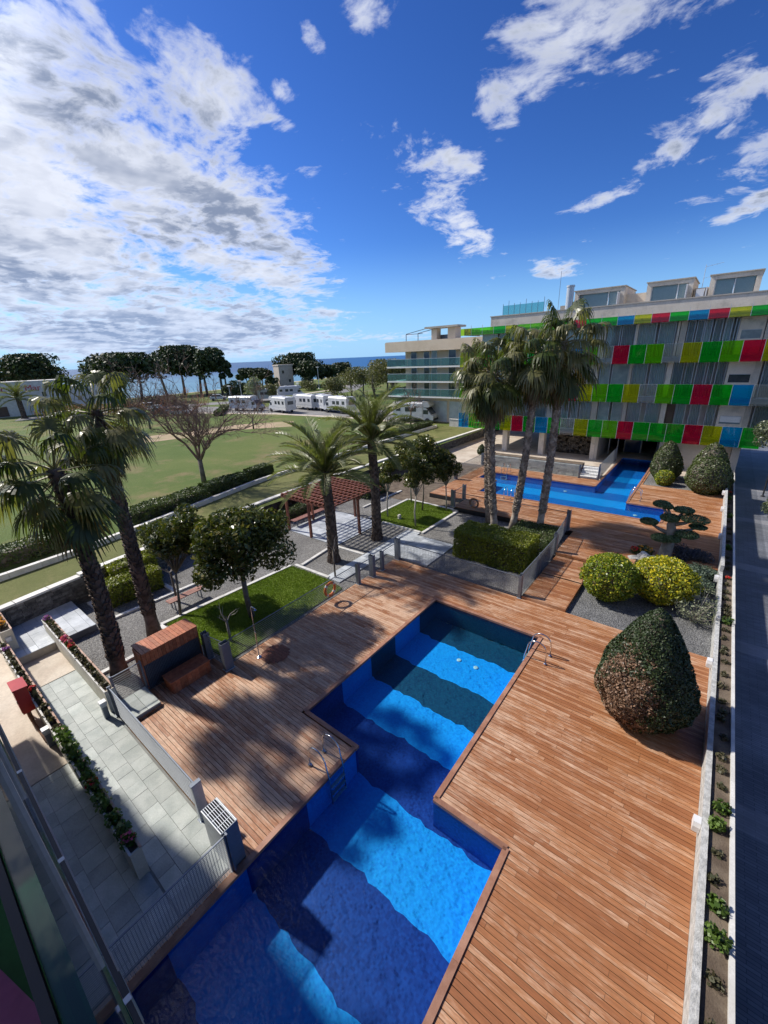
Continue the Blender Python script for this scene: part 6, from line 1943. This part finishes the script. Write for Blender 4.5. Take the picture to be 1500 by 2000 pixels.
def camper(label, x, y, rz, L=6.2, kind='alcove', z=1.2):
    t = thing('camper_van', label, 'camper', (x, y, z), 'white campers parked along the road', rz)
    def b(name, mb, mat, par=t):
        o = link(name, mb.mesh(name, mat), par); return o
    W_ = 1.05
    hb = 2.75
    body = MB().xprism([(-W_, .55), (W_, .55), (W_, hb-.2), (W_-.18, hb), (-W_+.18, hb), (-W_, hb-.2)], -L/2, L/2-1.5)
    o = b('body', body, 'rv_white')
    cab = MB()
    xs = L/2-1.5
    prof = [(xs, .45), (L/2+.1, .45), (L/2+.1, .95), (L/2-.25, 1.15), (xs+.55, 2.0), (xs, 2.05)]
    V = [(px, -W_+.08, pz) for px, pz in prof]+[(px, W_-.08, pz) for px, pz in prof]; n = len(prof)
    cab.add(V, [tuple(range(n)), tuple(reversed(range(n, 2*n)))]+[(i, n+i, n+(i+1) % n, (i+1) % n) for i in range(n)])
    b('cab', cab, 'rv_white')
    if kind == 'alcove':
        al = MB(); prof = [(xs-.02, 2.06), (L/2-.55, 2.12), (L/2-.35, 2.35), (L/2-.75, 2.82), (xs-.02, 2.86)]
        V = [(px, -W_+.04, pz) for px, pz in prof]+[(px, W_-.04, pz) for px, pz in prof]; n = len(prof)
        al.add(V, [tuple(range(n)), tuple(reversed(range(n, 2*n)))]+[(i, n+i, n+(i+1) % n, (i+1) % n) for i in range(n)])
        b('alcove', al, 'rv_white')
    ws = MB(); a, c = Vector((L/2-.22, 0, 1.17)), Vector((xs+.60, 0, 1.97))
    nrm = Vector((.03, 0, .03))
    ws.add([a+nrm+Vector((0, -.85, 0)), a+nrm+Vector((0, .85, 0)), c+nrm+Vector((0, .78, 0)), c+nrm+Vector((0, -.78, 0))], [(0, 1, 2, 3)])
    b('windscreen', ws, 'dark_glass')
    for s in (-1, 1):
        y0 = s*(W_+.008); ys_ = sorted((s*W_, y0))
        for (xa, xb, za, zb) in ((-L/2+.5, -L/2+1.2, 1.55, 2.1), (-L/2+1.9, -L/2+2.7, 1.5, 2.1), (-.2, .6, 1.5, 2.05)):
            b('window', MB().box(xa, xb, ys_[0], ys_[1], za, zb), 'dark_glass')
        yc = sorted((s*(W_-.08), s*(W_-.07)))
        b('side_window', MB().box(xs+.12, xs+.85, yc[0], yc[1], 1.2, 1.75), 'dark_glass')
        b('stripe', MB().box(-L/2+.1, xs-.1, ys_[0], ys_[1], .98, 1.06), 'steel_pale')
        b('headlamp', MB().box(L/2+.1, L/2+.12, s*.72-.14, s*.72+.14, .78, .95), 'steel_pale')
        for xw in (-L/2+1.5, L/2-.75):
            w = MB().tube([(xw, s*(W_-.25), .34), (xw, s*(W_-.02), .34)], .34, 14)
            b('wheel', w, 'black_plastic')
    b('bumper', MB().box(L/2+.10, L/2+.2, -.95, .95, .38, .62), 'black_plastic')
    b('roof_hatch', MB().box(-1.2, -.6, -.35, .35, hb+.005, hb+.1), 'balcony_white')
    b('rear_window', MB().box(-L/2-.012, -L/2-.002, -.55, .55, 1.5, 2.1), 'dark_glass')
    return t


camper('white camper van with alcove and dark bumper parked before the beige flats', -33.2, 48.9, .15, 6.0)
camper('white camper parked right behind the front camper van at the beige flats', -33.6, 52.3, .12, 6.2)
camper('low white camper at the left end of the parked row', -71.3, 47.6, .25, 6.8, 'low')
camper('white camper with blue cab parked nose left in the middle of the row', -62.3, 48.8, 2.95, 6.6)
camper('white camper parked behind the middle one of the row', -61.0, 53.5, 3.0, 6.6)
camper('white camper half hidden by the left date palm', -57.2, 53.8, 2.8, 6.4)
camper('white camper at the right end of the row behind the date palms', -50.9, 52.0, 3.0, 6.4, 'low')
camper('white caravan like camper beside the beach road under the pale tree', -84.5, 61.8, .9, 6.0, 'low')
camper('white camper on the beach road right of the pale tree', -85.7, 70.1, 1.1, 6.4)


def car(label, x, y, rz, mat='rv_white', z=1.215, group='cars by the beach road'):
    t = thing('parked_car', label, 'car', (x, y, z), group, rz)
    def b(name, mb, m): return link(name, mb.mesh(name, m), t)
    prof = [(-2.05, .35), (2.05, .35), (2.1, .62), (1.95, .82), (1.05, .95), (-1.95, 1.0), (-2.1, .8)]
    def slab(prof, hw, hw2=None):
        n = len(prof); V = [(a, -hw, c) for a, c in prof]+[(a, hw, c) for a, c in prof]
        return MB().add(V, [tuple(range(n)), tuple(reversed(range(n, 2*n)))]+[(i, n+i, n+(i+1) % n, (i+1) % n) for i in range(n)])
    b('body', slab(prof, .86), mat)
    b('cabin_glass', slab([(-1.75, .99), (1.0, .96), (.35, 1.42), (-1.35, 1.44)], .76), 'dark_glass')
    b('roof', slab([(-1.38, 1.425), (.38, 1.425), (.25, 1.49), (-1.25, 1.50)], .74), mat)
    for s in (-1, 1):
        for xw in (-1.3, 1.3):
            b('wheel', MB().tube([(xw, s*.70, .32), (xw, s*.88, .32)], .32, 12), 'black_plastic')
        b('headlamp', MB().box(2.0, 2.09, s*.62-.16, s*.62+.16, .66, .78), 'steel_pale')
car('white car driving on the beach road below the pines', -99.5, 58.6, 1.0, group=None)
car('white car on the road left of the tawny bare trees', -96.5, 40.5, .9)
car('white car parked behind the tawny bare tree', -78.5, 38.3, .5)
car('dark car parked beside the white one behind the tawny bare tree', -82, 36.5, .5, 'dark_glass')


def lamp(label, x, y, h, z=1.2):
    t = thing('street_lamp', label, 'street lamp', (x, y, z), 'street lamps along the beach road')
    MB().tube([(x, y, z), (x, y, z+h)], [.10, .06], 8).build('pole', 'steel_pale', t)
    MB().lathe((x, y, z), [(.2, 0), (.2, .3), (.11, .4)], 10).build('base', 'steel_pale', t)
    MB().box(x-.5, x+.5, y-.18, y+.18, z+h, z+h+.16).build('head', 'balcony_white', t)
    MB().box(x-.42, x+.42, y-.14, y+.14, z+h-.05, z+h-.004).build('lens', 'white_paint', t)
lamp('tall street lamp right of the dome shaped pine', -98.7, 92.5, 6.4)
lamp('street lamp between the dark bushes and the pale tree', -88.7, 58.2, 4.7)
lamp('short street lamp left of the dark bushes near the white car', -86.1, 53.6, 3.9)
lamp('short street lamp beside the camper on the beach road', -85.2, 72.5, 3.2)

# square watch tower
tw = thing('square_tower', 'small pale square tower before the dome shaped pine', 'tower', (-116.7, 93.7, 1.2))
ra = math.atan2(93.7, -116.7)+.35
mb = MB(); mb.rbox((-116.7, 93.7), 2.6, 2.4, 1.2, 8.3, ra); mb.build('wall', 'tower_render', tw)
mb = MB(); mb.rbox((-116.7, 93.7), 2.75, 2.55, 8.3, 8.75, ra); mb.build('parapet', 'tower_render', tw)
ca, sa = math.cos(ra), math.sin(ra)
for (u, v, z) in ((-2.61, 1.0, 6.0), (-2.61, -1.0, 3.2)):
    mb = MB(); mb.rbox((-116.7+u*ca-v*sa, 93.7+u*sa+v*ca), .03, .35, z, z+.9, ra); mb.build('window', 'dark_glass', tw)

# white beach building with painted sign
wb = thing('beach_building', 'white beach building with red lettering on its front at the left edge', 'building', (-116, 22, 1.2))
A_, B_ = Vector((-117.5, 17.0)), Vector((-113.2, 28.8))
d_ = (B_-A_).normalized(); n_ = Vector((d_.y, -d_.x))
if n_.dot(-A_) < 0: n_ = -n_
ang = math.atan2(d_.y, d_.x)
Lw = (B_-A_).length
cen = (A_+B_)/2-n_*4
mb = MB(); mb.rbox(cen, Lw/2, 4, 1.2, 7.9, ang); mb.build('wall', 'render_white', wb)
mb = MB(); mb.rbox(cen, Lw/2+.1, 4.1, 7.9, 8.1, ang); mb.build('parapet', 'render_white', wb)
C2 = B_+d_*5.5-n_*3.4
mb = MB(); mb.rbox(C2, 5.4, 3.4, 1.2, 6.6, ang); mb.build('wing', 'render_white', wb)
def on(u, z0, w, h, mat, name, d=.04):
    p = A_+d_*u+n_*(.01+d/2)
    mb = MB(); mb.rbox(p, w/2, d/2, z0, z0+h, ang); return mb.build(name, mat, wb)
w1 = on(10.6, 4.9, .7, .9, 'dark_glass', 'window'); on(10.9, 2.0, .8, 1.5, 'dirt_path', 'door'); on(2.5, 1.3, 2.6, 2.0, 'interior_door', 'doorway')
for u in (12.6, 14.6, 16.6): on(u, 3.6, .8, .9, 'dirt_path', 'window')
on(14.5, 1.3, 4, 1.5, 'curtain_dark', 'shop_front')
def sign(txt, u, z, size, mat):
    cu = bpy.data.curves.new('sign_text', 'FONT'); cu.body = txt; cu.size = size; cu.extrude = .02
    o = bpy.data.objects.new('sign_text', cu); COL.objects.link(o)
    me = o.to_mesh().copy(); bpy.data.objects.remove(o)
    me.materials.clear(); me.materials.append(MATS[mat])
    p = A_+d_*u+n_*.06
    M_ = Matrix(((d_.x, 0, n_.x, p.x), (d_.y, 0, n_.y, p.y), (0, 1, 0, z), (0, 0, 0, 1)))
    me.transform(M_)
    me.transform(Matrix.Translation(-WL[wb.name]))
    link('sign_lettering', me, wb)
sign('Lloc', 1.3, 6.15, 1.9, 'sign_red'); sign('en', 5.5, 6.15, 1.5, 'sign_tan'); sign('Mar', 7.6, 6.15, 1.7, 'sign_red')
for i, u in enumerate((1.0, 3.0)):
    dsh = thing('satellite_dish', ('white satellite dish at the left on the beach building roof', 'white satellite dish nearer the sign middle on the beach building roof')[i], 'satellite dish', (A_.x+d_.x*u, A_.y+d_.y*u, 8.1))
    c = Vector((A_.x+d_.x*u-n_.x*.8, A_.y+d_.y*u-n_.y*.8, 9.0))
    m = MB().lathe((0, 0, 0), [(.05, 0), (.45, .06), (.75, .2), (.78, .2), (.45, .03)], 16)
    q = Vector((n_.x, n_.y, .5)).to_track_quat('Z', 'Y').to_matrix().to_4x4()
    m.xform(Matrix.Translation(c) @ q); m.build('bowl', 'white_paint', dsh)
    MB().tube([c, (c.x, c.y, 8.1)], .05, 6).build('mast', 'steel_pale', dsh)

# beige flats on the left of the block
fl = thing('beige_flats', 'beige block of flats with long teal glass balconies beside the park', 'building', (-33, 54, 1.2))
bx0, bx1, by0, by1 = -35.5, -22.5, 50.0, 62.0
MB().box(bx0, bx1, by0, by1, 1.2, 10.4).build('wall', 'beige_render', fl)
MB().box(-37.7, -21.5, by0-1.7, by1+1, 10.42, 11.65).build('roof_slab', 'beige_render', fl)
MB().box(-37.6, -21.5, by0-1.6, by1+1, 11.652, 11.72).build('roof_edge', 'concrete', fl)
for zt in (9.5, 7.62, 5.68):
    zs = zt-.95
    MB().box(-37.5, -21.8, by0-1.7, by1, zs-.18, zs).build('balcony_slab', 'balcony_white', fl)
    for k in range(9):
        xa = -37.45+k*1.73
        MB().box(xa+.02, xa+1.71, by0-1.68, by0-1.66, zs+.03, zt-.03).build('balcony_panel', 'balcony_glass', fl)
    for k in range(5):
        MB().box(-37.46, -37.44, by0-1.6+k*1.7, by0+.05+k*1.7, zs+.03, zt-.03).build('balcony_panel', 'balcony_glass', fl)
    MB().box(-37.5, -21.8, by0-1.69, by0-1.64, zt-.028, zt+.02).build('handrail', 'steel_pale', fl)
    z0 = zs+.02
    for (xa, xb, hh, m) in ((-34.5, -33.6, 1.75, 'dark_glass'), (-32.4, -31.6, 1.75, 'dark_glass'), (-31.2, -30.4, 2.0, 'teal_glass_dark'), (-28.6, -27.6, 2.0, 'dark_glass'), (-26, -25, 2.0, 'dark_glass')):
        w = MB().box(xa, xb, by0-.03, by0-.005, z0, z0+hh).build('window', m, fl)
        MB().box(xa-.05, xa, by0-.05, by0-.004, z0, z0+hh+.05).box(xb, xb+.05, by0-.05, by0-.004, z0, z0+hh+.05).build('frame', 'balcony_white', w)
for (xa, xb) in ((-34.8, -33.9), (-32.9, -31.6), (-31.2, -28.8), (-28.4, -26.5)):
    MB().box(xa, xb, by0-.04, by0-.005, 1.3, 4.0).build('shop_front', 'steel_pale' if xa > -33 else 'curtain_dark', fl)
MB().box(-30.9, -30.1, by0-.6, by0+.4, 11.65, 13.0).build('roof_pier', 'beige_render', fl)
MB().box(-28.5, -27.4, by0-.6, by0+.8, 11.65, 13.05).build('roof_pier', 'beige_render', fl)
MB().box(-31.7, -26.9, by0-1.0, by0+1.2, 13.06, 13.28).build('roof_canopy', 'concrete', fl)
MB().box(-31.5, -28.6, by0+.5, by0+.6, 11.72, 12.3).build('parapet_screen', 'steel_blue', fl)
for (p, q) in (((-34.6, by0-1, 11.7), (-34.6, by0-1, 12.55)), ((-32.7, by0-1, 11.7), (-32.7, by0-1, 12.55)), ((-34.6, by0-1, 12.55), (-32.0, by0-1, 12.55)), ((-34.6, by0-1, 12.6), (-31.0, by0-.8, 13.2)), ((-32.7, by0-1, 12.6), (-30.6, by0-.8, 12.95))):
    MB().beam(p, q, .07, .07).build('canopy_frame', 'steel_blue', fl)
ws_ = thing('white_wall', 'short white wall beside the camper van at the corner of the flats', 'wall', (-25.5, 47.4, 1.2))
MB().box(-26.8, -23.4, 47.2, 47.4, 1.2, 2.1).build('panel', 'render_white', ws_)
MB().box(-26.85, -23.35, 47.15, 47.45, 2.1, 2.16).build('coping', 'render_white', ws_)
MB().box(-23.9, -23.6, 47.42, 47.6, 1.2, 2.0).build('pier', 'render_white', ws_)
